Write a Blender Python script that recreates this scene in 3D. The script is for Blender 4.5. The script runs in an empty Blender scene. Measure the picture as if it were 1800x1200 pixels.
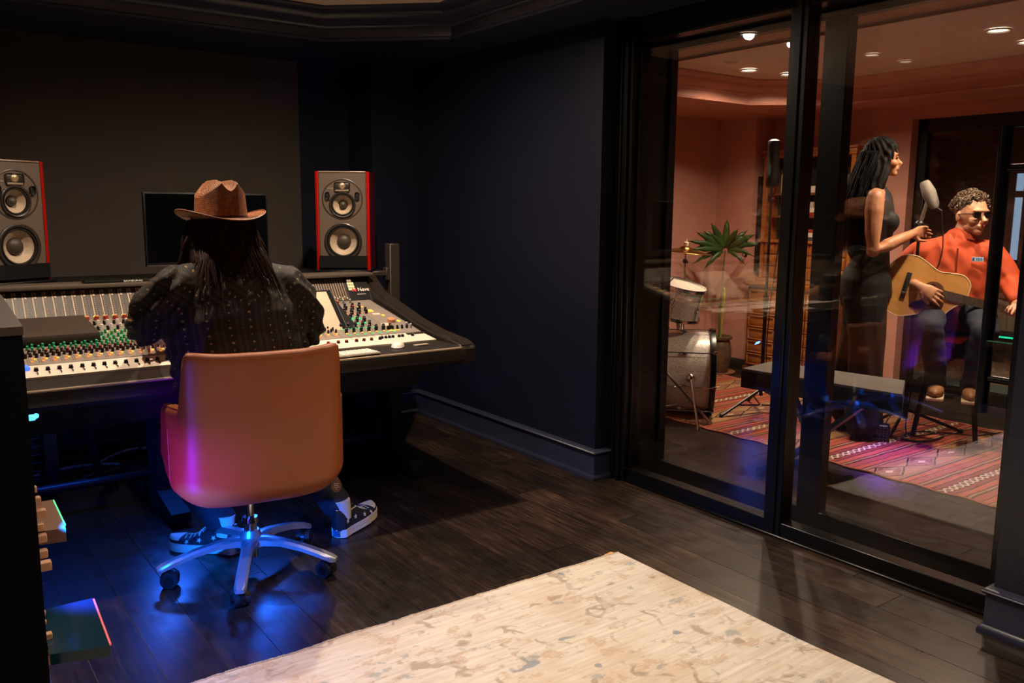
import bpy, bmesh, math, random
from math import sin, cos, pi, radians, sqrt, atan2
from mathutils import Vector, Matrix, noise, Euler

# ---------------------------------------------------------------- camera, world, lights
scn = bpy.context.scene
COL = scn.collection
cam_d = bpy.data.cameras.new('camera')
cam = bpy.data.objects.new('camera', cam_d)
COL.objects.link(cam)
scn.camera = cam
cam_d.sensor_width = 36.0
cam_d.lens = 1501.65 / 1800 * 36.0
cam_d.clip_start = 0.05
YAW, PITCH, ROLL = 0.630302, 0.153114, 0.0080512
fwd = Vector((sin(YAW) * cos(PITCH), cos(YAW) * cos(PITCH), -sin(PITCH)))
rgt = Vector((cos(YAW), -sin(YAW), 0))
upv = rgt.cross(fwd)
r2 = rgt * cos(ROLL) + upv * sin(ROLL)
u2 = -rgt * sin(ROLL) + upv * cos(ROLL)
M = Matrix((r2, u2, -fwd)).transposed().to_4x4()
M.translation = Vector((0, 0, 1.35))
cam.matrix_world = M

w = bpy.data.worlds.new('world')
scn.world = w
w.use_nodes = True
w.node_tree.nodes['Background'].inputs[0].default_value = (0.55, 0.5, 0.48, 1)
w.node_tree.nodes['Background'].inputs[1].default_value = 0.035
scn.view_settings.view_transform = 'Standard'
scn.view_settings.look = 'None'
scn.view_settings.exposure = 0.0
scn.view_settings.gamma = 1.0
scn.view_settings.use_curve_mapping = False

def spot(name, loc, energy, color, angle=130, blend=0.6, size=0.05, target=None):
    l = bpy.data.lights.new(name, 'SPOT')
    l.energy = energy; l.color = color; l.spot_size = radians(angle); l.spot_blend = blend
    l.shadow_soft_size = size
    o = bpy.data.objects.new(name, l); COL.objects.link(o); o.location = loc
    if target is not None:
        o.rotation_euler = (Vector(target) - Vector(loc)).to_track_quat('-Z', 'Y').to_euler()
    return o

def area(name, loc, energy, color, sx, sy, target):
    l = bpy.data.lights.new(name, 'AREA')
    l.energy = energy; l.color = color; l.shape = 'RECTANGLE'; l.size = sx; l.size_y = sy
    o = bpy.data.objects.new(name, l); COL.objects.link(o); o.location = loc
    o.rotation_euler = (Vector(target) - Vector(loc)).to_track_quat('-Z', 'Y').to_euler()
    return o

WARM = (1.0, 0.79, 0.60)
WARMB = (1.0, 0.72, 0.52)
CEIL_A, CEIL_B = 2.385, 2.27
CANS_A = [(1.72, 3.42, 165), (0.55, 3.35, 95), (1.75, 1.65, 150), (0.40, 1.30, 100)]
for i, (x, y, e) in enumerate(CANS_A):
    spot('ceiling_lamp_light', (x, y, CEIL_A - 0.012), e, WARM, (170, 156, 104, 102)[i], 1.0, 0.025)
CANS_B = [(4.66, 3.78, 160), (5.0, 3.72, 145), (4.63, 2.2, 165), (5.06, 2.24, 140)]
for i, (x, y, e) in enumerate(CANS_B):
    spot('ceiling_lamp_light', (x, y, CEIL_B - 0.012), e, WARMB, 158, 1.0, 0.035)
BLUE = (0.02, 0.13, 1.0)
# blue LED strips that the studio has under the desk and inside the equipment rack
area('desk_led_light', (0.93, 3.86, 0.45), 3.0, BLUE, 0.09, 0.03, (0.8, 3.0, 0.0))
area('desk_led_light', (1.25, 3.60, 0.485), 2.2, BLUE, 0.09, 0.03, (1.0, 3.0, 0.0))
area('desk_led_light', (0.45, 4.0, 0.48), 1.6, BLUE, 0.5, 0.02, (0.45, 4.1, 0.0))
spot('rack_led_light', (0.275, 2.28, 0.60), 230, (0.0, 0.13, 1.0), 36, 0.8, 0.015, (0.98, 3.03, 0.04))
spot('rack_led_light', (0.29, 2.42, 0.30), 50, (0.22, 0.015, 1.0), 46, 0.9, 0.015, (0.72, 2.86, 0.46))
spot('rack_led_light', (0.262, 2.30, 0.60), 16, (0.10, 0.08, 1.0), 60, 0.8, 0.015, (0.74, 2.85, 0.62))
spot('rack_led_light', (0.30, 2.20, 0.50), 9, (0.10, 0.10, 1.0), 120, 0.8, 0.015, (0.55, 2.3, 0.0))
spot('rug_violet_fill_light', (4.58, 2.66, 0.50), 42, (0.26, 0.03, 1.0), 88, 1.0, 0.02, (4.48, 2.42, 0.0))  # added violet spot that tints the rug; the bench itself has no lamp

# ---------------------------------------------------------------- materials
def s2l(h):
    h = h.lstrip('#')
    c = [int(h[i:i + 2], 16) / 255 for i in (0, 2, 4)]
    return tuple(v / 12.92 if v <= 0.04045 else ((v + 0.055) / 1.055) ** 2.4 for v in c) + (1,)

class NT:
    """tiny node helper"""
    def __init__(self, name):
        self.m = bpy.data.materials.new(name); self.m.use_nodes = True
        self.t = self.m.node_tree; self.b = self.t.nodes['Principled BSDF']
        self.out = self.t.nodes['Material Output']
    def n(self, typ, **kw):
        nd = self.t.nodes.new(typ)
        for k, v in kw.items():
            if k.startswith('i_'):
                nd.inputs[int(k[2:])].default_value = v
            else:
                setattr(nd, k, v)
        return nd
    def l(self, a, b): self.t.links.new(a, b)
    def math(self, op, a, b=None, c=None, clamp=False):
        nd = self.t.nodes.new('ShaderNodeMath'); nd.operation = op; nd.use_clamp = clamp
        for i, v in enumerate((a, b, c)):
            if v is None: continue
            if isinstance(v, (int, float)): nd.inputs[i].default_value = v
            else: self.l(v, nd.inputs[i])
        return nd.outputs[0]
    def mix(self, f, a, b):
        nd = self.t.nodes.new('ShaderNodeMix'); nd.data_type = 'RGBA'
        for i, v in ((0, f), (6, a), (7, b)):
            if isinstance(v, (int, float, tuple)): nd.inputs[i].default_value = v
            else: self.l(v, nd.inputs[i])
        return nd.outputs[2]
    def ramp(self, f, stops):
        nd = self.t.nodes.new('ShaderNodeValToRGB')
        e = nd.color_ramp.elements
        while len(e) < len(stops): e.new(0.5)
        for k, (p, c) in zip(e, stops): k.position = p; k.color = c
        self.l(f, nd.inputs[0]); return nd.outputs[0]
    def noise(self, vec, scale, detail=3, rough=0.5):
        nd = self.n('ShaderNodeTexNoise'); nd.inputs['Scale'].default_value = scale
        nd.inputs['Detail'].default_value = detail; nd.inputs['Roughness'].default_value = rough
        if vec is not None: self.l(vec, nd.inputs['Vector'])
        return nd.outputs[0]
    def obj(self): return self.n('ShaderNodeTexCoord').outputs['Object']
    def pos(self): return self.n('ShaderNodeNewGeometry').outputs['Position']
    def scale(self, v, s):
        nd = self.n('ShaderNodeMapping'); nd.inputs['Scale'].default_value = s
        self.l(v, nd.inputs['Vector']); return nd.outputs[0]
    def bump(self, h, strength=0.3, dist=0.01):
        nd = self.n('ShaderNodeBump'); nd.inputs['Strength'].default_value = strength
        nd.inputs['Distance'].default_value = dist
        self.l(h, nd.inputs['Height']); self.l(nd.outputs[0], self.b.inputs['Normal'])
    def base(self, c): self.l(c, self.b.inputs['Base Color'])

MATS = {}
def mat(name, color, rough=0.5, metal=0.0, var=0.0, scale=8.0, bump=0.0, bscale=80.0, spec=None, coat=0.0, bdist=0.004, sheen=0.0):
    if name in MATS: return MATS[name]
    k = NT(name)
    c = s2l(color) if isinstance(color, str) else color
    k.b.inputs['Base Color'].default_value = c
    k.b.inputs['Roughness'].default_value = rough
    k.b.inputs['Metallic'].default_value = metal
    if spec is not None: k.b.inputs['Specular IOR Level'].default_value = spec
    if coat: k.b.inputs['Coat Weight'].default_value = coat; k.b.inputs['Coat Roughness'].default_value = 0.15
    if sheen: k.b.inputs['Sheen Weight'].default_value = sheen
    o = k.obj()
    f = k.noise(o, scale, 4)
    v = max(var, 0.06)
    lo = tuple(x * (1 - v) for x in c[:3]) + (1,); hi = tuple(min(1, x * (1 + v)) for x in c[:3]) + (1,)
    k.base(k.ramp(f, [(0.3, lo), (0.7, hi)]))
    if bump: k.bump(k.noise(o, bscale, 3), bump, bdist)
    MATS[name] = k.m
    return k.m

def emit(name, color, strength, base=None):
    if name in MATS: return MATS[name]
    k = NT(name)
    c = s2l(color) if isinstance(color, str) else color
    k.b.inputs['Base Color'].default_value = c
    k.b.inputs['Emission Color'].default_value = c
    k.b.inputs['Emission Strength'].default_value = strength
    MATS[name] = k.m
    return k.m

def wood_floor():
    k = NT('espresso_plank')
    p = k.pos(); oi = k.n('ShaderNodeObjectInfo')
    off = k.n('ShaderNodeVectorMath', operation='ADD'); k.l(p, off.inputs[0])
    cmb = k.n('ShaderNodeCombineXYZ'); k.l(k.math('MULTIPLY', oi.outputs['Random'], 37.0), cmb.inputs[1]); k.l(k.math('MULTIPLY', oi.outputs['Random'], 3.0), cmb.inputs[0])
    k.l(cmb.outputs[0], off.inputs[1]); v = off.outputs[0]
    g = k.noise(k.scale(v, (26, 1.6, 1)), 2.2, 8, 0.7)
    g2 = k.noise(k.scale(v, (140, 5, 1)), 2.0, 4, 0.7)
    blot = k.noise(k.scale(v, (1, .5, 1)), 3.5, 3)
    gg = k.math('ADD', k.math('MULTIPLY', g, 0.7), k.math('MULTIPLY', g2, 0.3))
    gg = k.math('ADD', gg, k.math('MULTIPLY', k.math('SUBTRACT', blot, 0.5), 0.35))
    gg = k.math('ADD', gg, k.math('MULTIPLY', k.math('SUBTRACT', oi.outputs['Random'], 0.5), 0.10))
    k.base(k.ramp(gg, [(0.36, s2l('#120d0b')), (0.5, s2l('#251b16')), (0.6, s2l('#3a2b22')), (0.72, s2l('#5b4636'))]))
    rr = k.n('ShaderNodeMapRange'); k.l(k.noise(v, 9, 5, 0.7), rr.inputs[0])
    rr.inputs[1].default_value = 0.3; rr.inputs[2].default_value = 0.75; rr.inputs[3].default_value = 0.26; rr.inputs[4].default_value = 0.44
    k.l(rr.outputs[0], k.b.inputs['Roughness'])
    k.bump(gg, 0.25, 0.002)
    return k.m
M_FLOOR = wood_floor()
M_GAP = mat('plank_joint_dust', '#77624e', 0.9)
M_NAVY = mat('navy_eggshell_paint', '#181b2d', 0.40, bump=0.25, bscale=160, var=0.05)
M_NAVYT = mat('navy_gloss_trim', '#2f3348', 0.30, bump=0.05, bscale=60)
M_PANEL = mat('charcoal_acoustic_fabric', '#4c443d', 0.9, bump=0.3, bscale=600, var=0.08)
M_BLKF = mat('black_door_frame_lacquer', '#060606', 0.30, bump=0.05, bscale=40)
M_SOFA = mat('tray_ceiling_paint', '#f2dcc4', 0.8)
M_PINK = mat('terracotta_plaster', '#c58e7c', 0.75, bump=0.12, bscale=90, var=0.05)
M_PINKC = mat('terracotta_moulding', '#c68a76', 0.5)
M_CEILB = mat('pale_rose_ceiling', '#d8c2b8', 0.85)
M_BLK = mat('black_satin', '#0b0b0c', 0.4)
M_BLKM = mat('black_matte', '#0d0d0e', 0.75, bump=0.1, bscale=300)
M_CHROME = mat('chrome', '#c9c9cc', 0.12, 1.0)
M_ALU = mat('polished_aluminium', '#c4c6cb', 0.34, 0.85, bump=0.03, bscale=30)
M_DKRUB = mat('dark_rubber', '#101112', 0.7)

def glass_mat():
    k = NT('clear_glass')
    tr = k.n('ShaderNodeBsdfTransparent'); tr.inputs[0].default_value = (0.95, 0.965, 0.96, 1)
    gl = k.n('ShaderNodeBsdfGlossy'); gl.inputs['Roughness'].default_value = 0.0
    fr = k.n('ShaderNodeFresnel'); bf = k.n('ShaderNodeNewGeometry').outputs['Backfacing']
    k.l(k.math('MULTIPLY_ADD', bf, 1 / 1.74 - 1.74, 1.74), fr.inputs[0])
    mx = k.n('ShaderNodeMixShader')
    k.l(fr.outputs[0], mx.inputs[0]); k.l(tr.outputs[0], mx.inputs[1]); k.l(gl.outputs[0], mx.inputs[2])
    k.l(mx.outputs[0], k.out.inputs['Surface'])
    return k.m
M_GLASS = glass_mat()

# ---------------------------------------------------------------- geometry helpers
class G:
    """collects shapes; build() links them as ONE mesh object"""
    def __init__(s): s.v = []; s.f = []; s.sm = []
    def add(s, v, f, smooth=False, m=None):
        b = len(s.v)
        if m is not None: v = [m @ Vector(q) for q in v]
        s.v += [tuple(q) for q in v]; s.f += [tuple(i + b for i in q) for q in f]; s.sm += [smooth] * len(f)
        return s
    def box(s, x0, x1, y0, y1, z0, z1, m=None):
        v = [(x, y, z) for z in (z0, z1) for y in (y0, y1) for x in (x0, x1)]
        return s.add(v, [(0, 2, 3, 1), (4, 5, 7, 6), (0, 1, 5, 4), (2, 6, 7, 3), (0, 4, 6, 2), (1, 3, 7, 5)], False, m)
    def rbox(s, x0, x1, y0, y1, z0, z1, b=0.004, seg=2, m=None):
        bm = bmesh.new(); bmesh.ops.create_cube(bm, size=1)
        for q in bm.verts:
            q.co = Vector(((x0 + x1) / 2 + q.co.x * (x1 - x0), (y0 + y1) / 2 + q.co.y * (y1 - y0), (z0 + z1) / 2 + q.co.z * (z1 - z0)))
        bmesh.ops.bevel(bm, geom=bm.edges[:], offset=b, segments=seg, affect='EDGES', profile=0.5)
        return s.bm(bm, True, m)
    def bm(s, bm, smooth=True, m=None):
        bm.verts.index_update()
        v = [q.co.copy() for q in bm.verts]; f = [[q.index for q in fa.verts] for fa in bm.faces]
        bm.free(); return s.add(v, f, smooth, m)
    def prism(s, poly, x0, x1, axis='x', m=None, smooth=False):
        """poly: 2D points; extruded along axis. axis x -> (y,z); y -> (x,z); z -> (x,y)"""
        n = len(poly)
        def P(a, q): return {'x': (a, q[0], q[1]), 'y': (q[0], a, q[1]), 'z': (q[0], q[1], a)}[axis]
        v = [P(x0, q) for q in poly] + [P(x1, q) for q in poly]
        f = [tuple(range(n))[::-1], tuple(range(n, 2 * n))] + [(i, (i + 1) % n, n + (i + 1) % n, n + i) for i in range(n)]
        return s.add(v, f, smooth, m)
    def lathe(s, prof, seg=24, m=None, smooth=True, cap=True):
        v = []; f = []; n = len(prof)
        for i in range(seg):
            a = 2 * pi * i / seg
            for r, z in prof: v.append((r * cos(a), r * sin(a), z))
        for i in range(seg):
            j = (i + 1) % seg
            for k in range(n - 1): f.append((i * n + k, j * n + k, j * n + k + 1, i * n + k + 1))
        if cap:
            if prof[0][0] > 1e-5: f.append(tuple(i * n for i in range(seg))[::-1])
            if prof[-1][0] > 1e-5: f.append(tuple(i * n + n - 1 for i in range(seg)))
        return s.add(v, f, smooth, m)
    def cyl(s, p0, p1, r0, r1=None, seg=12, smooth=True):
        r1 = r0 if r1 is None else r1
        p0 = Vector(p0); p1 = Vector(p1); d = p1 - p0
        q = d.to_track_quat('Z', 'Y').to_matrix().to_4x4(); q.translation = p0
        return s.lathe([(r0, 0), (r1, d.length)], seg, q, smooth)
    def tube(s, pts, r, seg=8, flat=1.0, cap=True, ref=None):
        pts = [Vector(p) for p in pts]; n = len(pts)
        rs = r if isinstance(r, (list, tuple)) else [r] * n
        v = []; f = []
        u = Vector(ref) if ref else None
        for i, p in enumerate(pts):
            t = (pts[min(i + 1, n - 1)] - pts[max(i - 1, 0)])
            t = t.normalized() if t.length > 1e-9 else Vector((0, 0, 1))
            if u is None:
                u = Vector((0, 0, 1)) if abs(t.z) < 0.9 else Vector((1, 0, 0))
            u = (u - t * u.dot(t))
            u = u.normalized() if u.length > 1e-6 else t.orthogonal().normalized()
            b = t.cross(u)
            ra = rs[i]
            rx, ry = (ra if isinstance(ra, (tuple, list)) else (ra, ra * flat))
            for k in range(seg):
                a = 2 * pi * k / seg
                v.append(p + u * (rx * cos(a)) + b * (ry * sin(a)))
        for i in range(n - 1):
            for k in range(seg):
                j = (k + 1) % seg
                f.append((i * seg + k, i * seg + j, (i + 1) * seg + j, (i + 1) * seg + k))
        if cap:
            f.append(tuple(range(seg))[::-1]); f.append(tuple((n - 1) * seg + k for k in range(seg)))
        return s.add(v, f, True)
    def sph(s, c, r, seg=16, ring=10, m=None):
        r = r if isinstance(r, (tuple, list)) else (r, r, r)
        v = []; f = []
        for i in range(ring + 1):
            t = pi * i / ring
            for k in range(seg):
                a = 2 * pi * k / seg
                v.append((c[0] + r[0] * sin(t) * cos(a), c[1] + r[1] * sin(t) * sin(a), c[2] + r[2] * cos(t)))
        for i in range(ring):
            for k in range(seg):
                j = (k + 1) % seg
                f.append((i * seg + k, (i + 1) * seg + k, (i + 1) * seg + j, i * seg + j))
        return s.add(v, f, True, m)
    def grid(s, fn, nu, nv, smooth=True, m=None, closed=False):
        v = [fn(i / nu, j / nv) for i in range(nu + 1) for j in range(nv + 1)]
        f = [(i * (nv + 1) + j, (i + 1) * (nv + 1) + j, (i + 1) * (nv + 1) + j + 1, i * (nv + 1) + j + 1) for i in range(nu) for j in range(nv)]
        return s.add(v, f, smooth, m)
    def mesh(s, name):
        me = bpy.data.meshes.new(name)
        me.from_pydata(s.v, [], s.f)
        me.polygons.foreach_set('use_smooth', s.sm)
        me.validate(); me.update()
        return me
    def build(s, name, m, parent=None, **kw):
        return link(name, s.mesh(name), m, parent, **kw)

def fixn(me):
    bm = bmesh.new(); bm.from_mesh(me); bmesh.ops.remove_doubles(bm, verts=bm.verts, dist=1e-6)
    bmesh.ops.recalc_face_normals(bm, faces=bm.faces); bm.to_mesh(me); bm.free()

def link(name, me, m, parent=None, label=None, cat=None, group=None, kind=None, auto=True):
    fixn(me)
    if auto and any(p.use_smooth for p in me.polygons):
        try: me.set_sharp_from_angle(angle=radians(38))
        except Exception: pass
    o = bpy.data.objects.new(name, me); COL.objects.link(o)
    if m is not None and not me.materials: me.materials.append(m)
    if parent is not None: o.parent = parent
    tag(o, label, cat, group, kind)
    return o

def tag(o, label=None, cat=None, group=None, kind=None):
    if label: o['label'] = label
    if cat: o['category'] = cat
    if group: o['group'] = group
    if kind: o['kind'] = kind
    return o

def thing(name, label, cat, loc=(0, 0, 0), rz=0.0, group=None):
    o = bpy.data.objects.new(name, None); COL.objects.link(o)
    o.empty_display_size = 0.1
    o.location = loc; o.rotation_euler = (0, 0, rz)
    return tag(o, label, cat, group)

def children(o): return [c for c in bpy.data.objects if c.parent == o]
def dup(root, loc, rz=None, label=None, group=None, parent=None):
    r = root.copy(); COL.objects.link(r)
    r.location = loc
    if rz is not None: r.rotation_euler = (0, 0, rz)
    if label: r['label'] = label
    if group: r['group'] = group
    for ch in children(root):
        c = ch.copy(); COL.objects.link(c); c.parent = r
        for g in children(ch):
            d = g.copy(); COL.objects.link(d); d.parent = c
    return r

def S(name, g, m, parent=None):
    return g.build(name, m, parent, kind=None if parent else 'structure')

def textobj(name, body, size, m, parent, mw, extrude=0.0006, font_bold=True, xs=1.0):
    c = bpy.data.curves.new(name, 'FONT'); c.body = body; c.size = size; c.extrude = extrude
    c.align_x = 'CENTER'; c.align_y = 'CENTER'; c.offset = size * 0.012 if font_bold else 0
    c.resolution_u = 3
    o = bpy.data.objects.new(name, c); COL.objects.link(o)
    dg = bpy.context.evaluated_depsgraph_get()
    me = bpy.data.meshes.new_from_object(o.evaluated_get(dg))
    bpy.data.objects.remove(o, do_unlink=True)
    me.transform(mw @ Matrix.Diagonal((xs, 1, 1, 1)))
    me.materials.clear()
    o = bpy.data.objects.new(name, me); COL.objects.link(o); me.materials.append(m)
    if parent is not None: o.parent = parent
    return o

def frame(origin, xdir, zdir):
    """matrix: local x -> xdir, local z -> zdir (normal), local y = z cross x"""
    x = Vector(xdir).normalized(); z = Vector(zdir).normalized()
    y = z.cross(x).normalized(); x = y.cross(z)
    m = Matrix((x, y, z)).transposed().to_4x4(); m.translation = Vector(origin)
    return m
# ================================================================ SETTING
# floor slab and planks
fl_ = S('floor', G().box(-1.2, 6.6, -1.7, 5.6, -0.12, -0.004), M_GAP)
rng = random.Random(5)
pm = G().box(-0.0804, 0.0804, -0.5, 0.5, -0.004, 0.0).mesh('plank'); fixn(pm); pm.materials.append(M_FLOOR)
ncol = 0
for k in range(-4, 36):
    xc = 0.55 + 0.163 * k + 0.0815
    y = 0.2 - rng.uniform(0, 1.6)
    while y < 5.5:
        L = rng.choice((1.35, 1.7, 2.0, 2.3)) * rng.uniform(0.9, 1.1)
        y1 = min(y + L, 5.55); y0 = max(y, 0.2)
        if y1 - y0 > 0.15 and not (xc < 0.0):
            o = bpy.data.objects.new('plank', pm); COL.objects.link(o); o.parent = fl_
            o.location = (xc, (y0 + y1) / 2, rng.uniform(-0.0004, 0.0)); o.scale = (1, (y1 - y0) - 0.003, 1)
        y += L
# planks left of view, one board field
fixx = G()
# ---- control room walls
SOF = 2.24
wb = S('wall_back', G().box(-1.2, 2.49, 5.24, 5.4, 0, 2.7), M_NAVY)
G().rbox(-1.15, 2.135, 5.185, 5.24, 0.86, 2.2405, 0.004, 1).build('acoustic_panel', M_PANEL, wb)
S('wall_corner', G().box(2.49, 2.99, 4.91, 5.4, 0, 2.7), M_NAVY)
wr = S('wall_right', G().box(2.81, 2.93, 3.135, 4.91, 0, 2.7), M_NAVY)
S('wall_right_near', G().box(2.81, 3.3, -1.7, 1.19, 0, 2.7), M_NAVY)
S('wall_live_room_front', G().box(3.3, 6.6, 0.1, 0.2, 0, 2.6), M_PINK)
S('wall_left', G().box(-1.3, -1.2, -1.7, 5.4, 0, 2.7), M_NAVY)
S('wall_front', G().box(-1.3, 3.3, -1.8, -1.7, 0, 2.7), M_NAVY)
# baseboards: profile with shoe moulding and rounded cap
BP = [(0, 0), (0.030, 0), (0.030, 0.010), (0.026, 0.019), (0.018, 0.024), (0.016, 0.028), (0.016, 0.128), (0.024, 0.133),
      (0.027, 0.139), (0.024, 0.145), (0.014, 0.150), (0.004, 0.154), (0, 0.156)]
def moulding(path, prof, closed=False):
    """sweep prof (offset to the left of travel, height) along a plan path with mitred corners"""
    n = len(path); P = [Vector((p[0], p[1], 0)) for p in path]; g = G(); rows = []
    for i in range(n):
        if closed: a, b = P[i] - P[i - 1], P[(i + 1) % n] - P[i]
        else:
            a = P[i] - P[i - 1] if i else P[1] - P[0]
            b = P[i + 1] - P[i] if i < n - 1 else a
        a.normalize(); b.normalize()
        na = Vector((-a.y, a.x, 0)); nb = Vector((-b.y, b.x, 0))
        m = (na + nb); m = m / (1 + na.dot(nb))
        rows.append([P[i] + m * o + Vector((0, 0, z)) for o, z in prof])
    k = len(prof); v = [q for r in rows for q in r]; f = []
    for i in range(n if closed else n - 1):
        j = (i + 1) % n
        for q in range(k - 1): f.append((i * k + q, j * k + q, j * k + q + 1, i * k + q + 1))
    g.add(v, f, True)
    if not closed: g.add(rows[0], [tuple(range(k))], False); g.add(rows[-1], [tuple(range(k))], False)
    return g
S('baseboard_back', moulding([(2.49, 4.91), (2.49, 5.24), (-1.2, 5.24)], BP), M_NAVYT)
S('baseboard_right', moulding([(2.93, 3.135), (2.81, 3.135), (2.81, 4.91), (2.49, 4.91)], BP), M_NAVYT)
S('baseboard_right_near', moulding([(2.81, 0.3), (2.81, 1.19), (2.93, 1.19)], BP), M_NAVYT)
# ---- control room ceiling: soffit ring with tray and crown
T = [(-0.9, -1.2), (2.47, -1.2), (2.47, 3.94), (1.974, 4.42), (-0.9, 4.42)]
def soffit(name, outer, tray, z0, z1, m):
    bm = bmesh.new()
    def ring(pts, z): 
        vs = [bm.verts.new((x, y, z)) for x, y in pts]; return vs
    for z in (z0,):
        o = ring(outer, z); t = ring(tray, z)
        es = [bm.edges.new((o[i], o[(i + 1) % len(o)])) for i in range(len(o))] + [bm.edges.new((t[i], t[(i + 1) % len(t)])) for i in range(len(t))]
        bmesh.ops.triangle_fill(bm, edges=es, use_beauty=True)
    top = ring(tray, z1); n = len(tray)
    for i in range(n): bm.faces.new((t[i], t[(i + 1) % n], top[(i + 1) % n], top[i]))
    g = G().bm(bm, False)
    return S(name, g, m)
soffit('ceiling_soffit', [(-1.2, -1.7), (2.94, -1.7), (2.94, 5.3), (-1.2, 5.3)], T, SOF, 2.6, M_NAVYT)
S('ceiling', G().box(-1.2, 2.93, -1.7, 5.4, CEIL_A, CEIL_A + 0.1), M_SOFA)
CP = [(0.0, -0.018), (0.012, -0.018), (0.014, -0.006), (0.006, 0.0), (0.004, 0.052), (0.014, 0.058), (0.020, 0.066), (0.022, 0.080),
      (0.034, 0.092), (0.052, 0.104), (0.066, 0.122), (0.072, 0.140), (0.084, 0.148), (0.098, 0.160), (0.104, 0.168), (0.104, 0.181)]
S('trim_1', moulding(T, [(o, SOF + z * (.80 if z > 0 else 1)) for o, z in CP], closed=True), M_NAVYT)
def can(loc, r, label, energy):
    t = thing('ceiling_light', label, 'ceiling light', loc)
    G().lathe([(r, 0), (r * 1.28, 0), (r * 1.28, -0.006), (r * 1.1, -0.008), (r, -0.002)], 24, cap=False).build('trim_ring', mat('white_trim', '#cfc4b8', 0.5), t)
    G().lathe([(0, -0.001), (r, -0.001), (r, 0.004), (0, 0.004)], 24).build('lens', emit('lamp_lens', (1.0, 0.80, 0.60, 1), energy), t)
    return t
la = ['first recessed ceiling lamp above the mixing desk, over its right half', 'recessed ceiling lamp above the left half of the mixing desk',
      'recessed ceiling lamp above the pale rug, nearer the glass', 'recessed ceiling lamp above the pale rug, nearer the rack']
for (x, y, e), l in zip(CANS_A, la): can((x, y, CEIL_A - 0.004), 0.045, l, 6)
# ---- partition: two glazed black frames (window_1 outer, window_2 inner)
w1 = S('window_1', G().rbox(2.925, 2.995, 1.257, 3.03, 0.0, 0.064, 0.003, 1).rbox(2.925, 2.995, 1.13, 3.135, 2.13, 2.3, 0.003, 1)
       .rbox(2.90, 2.995, 3.024, 3.135, 0, 2.24, 0.003, 1).rbox(2.925, 2.995, 1.13, 1.257, 0, 2.24, 0.003, 1)
       .rbox(2.935, 2.95, 3.01, 3.03, 0.0, 2.2, 0.002, 1), M_BLKF)
G().rbox(2.92, 3.0, 2.095, 2.178, 0.0, 2.2, 0.003, 1).rbox(2.912, 2.925, 2.12, 2.15, 0.0, 2.2, 0.003, 1).build('stile', M_BLKF, w1)
G().box(2.956, 2.964, 2.178, 3.024, 0.064, 2.13).build('pane', M_GLASS, w1)
G().box(2.956, 2.964, 1.257, 2.095, 0.06, 2.13).build('pane', M_GLASS, w1)
G().rbox(2.905, 2.93, 1.2, 3.13, 0.0, 0.012, 0.004, 1).build('threshold', M_BLKF, w1)
w2 = S('window_2', G().rbox(3.14, 3.19, 1.19, 3.03, 0.0, 0.075, 0.003, 1).rbox(3.14, 3.19, 1.19, 3.2, 2.115, 2.3, 0.003, 1)
       .rbox(3.14, 3.19, 3.014, 3.2, 0, 2.2, 0.003, 1).rbox(3.14, 3.19, 1.19, 1.27, 0, 2.2, 0.003, 1), M_BLKF)
G().rbox(3.135, 3.195, 2.062, 2.172, 0.0, 2.13, 0.003, 1).build('stile', M_BLKF, w2)
G().box(3.162, 3.170, 2.172, 3.014, 0.075, 2.115).build('pane', M_GLASS, w2)
G().box(3.162, 3.170, 1.27, 2.062, 0.075, 2.115).build('pane', M_GLASS, w2)
S('trim_2', G().rbox(2.995, 3.14, 3.03, 3.16, 0, 2.3, 0.002, 1).rbox(2.995, 3.14, 1.13, 1.24, 0, 2.3, 0.002, 1).rbox(2.995, 3.14, 1.13, 3.16, 2.15, 2.3, 0.002, 1), M_BLKF)
# casing steps left of the frame
S('trim_3', G().rbox(2.885, 2.94, 3.045, 3.06, 0, 2.24, 0.002, 1).rbox(2.89, 2.94, 3.09, 3.10, 0, 2.24, 0.002, 1).rbox(2.895, 2.94, 3.12, 3.14, 0, 2.24, 0.002, 1), M_BLKF)
# pull handle on the inner door
ph = thing('pull_handle', 'long black tubular pull handle standing off the glass door', 'handle', (3.045, 1.39, 0.0))
G().cyl((0, 0, 0.665), (0, 0, 1.64), 0.0215, seg=16).build('bar', M_BLKF, ph)
G().cyl((0, -0.11, 0.785), (0, 0.0, 0.785), 0.013, seg=12).cyl((0, -0.10, 0.785), (0.095, -0.13, 0.785), 0.013, seg=12).build('standoff', M_BLKF, ph)
G().cyl((0, -0.11, 1.5), (0, 0.0, 1.5), 0.013, seg=12).cyl((0, -0.10, 1.5), (0.095, -0.13, 1.5), 0.013, seg=12).build('standoff', M_BLKF, ph)

# ---- live room shell
S('wall_live_room_back', G().box(3.2, 5.9, 5.07, 5.2, 0, 2.5), M_PINK)
S('wall_live_room_chase', G().box(5.9, 6.5, 4.68, 5.2, 0, 2.5), M_PINK)
S('wall_live_room_near', G().box(2.99, 3.195, 3.2, 5.2, 0, 2.5), M_PINK)
S('wall_live_room_right', G().box(6.15, 6.33, 3.475, 4.7, 0, 2.5).box(6.15, 6.33, 0.2, 3.475, 2.03, 2.5).box(6.15, 6.33, 0.2, 0.6, 0, 2.5), M_PINK)
S('baseboard_live_room', moulding([(6.15, 3.48), (6.15, 4.68), (5.9, 4.68), (5.9, 5.07), (3.195, 5.07)], [(0, 0), (0.02, 0), (0.02, 0.07), (0.012, 0.085), (0, 0.09)]), mat('dark_base', '#1a1514', 0.5))
SB = 2.12
TB = [(3.35, 0.7), (5.57, 0.7), (5.57, 3.71), (5.09, 4.12), (3.35, 4.12)]
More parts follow.
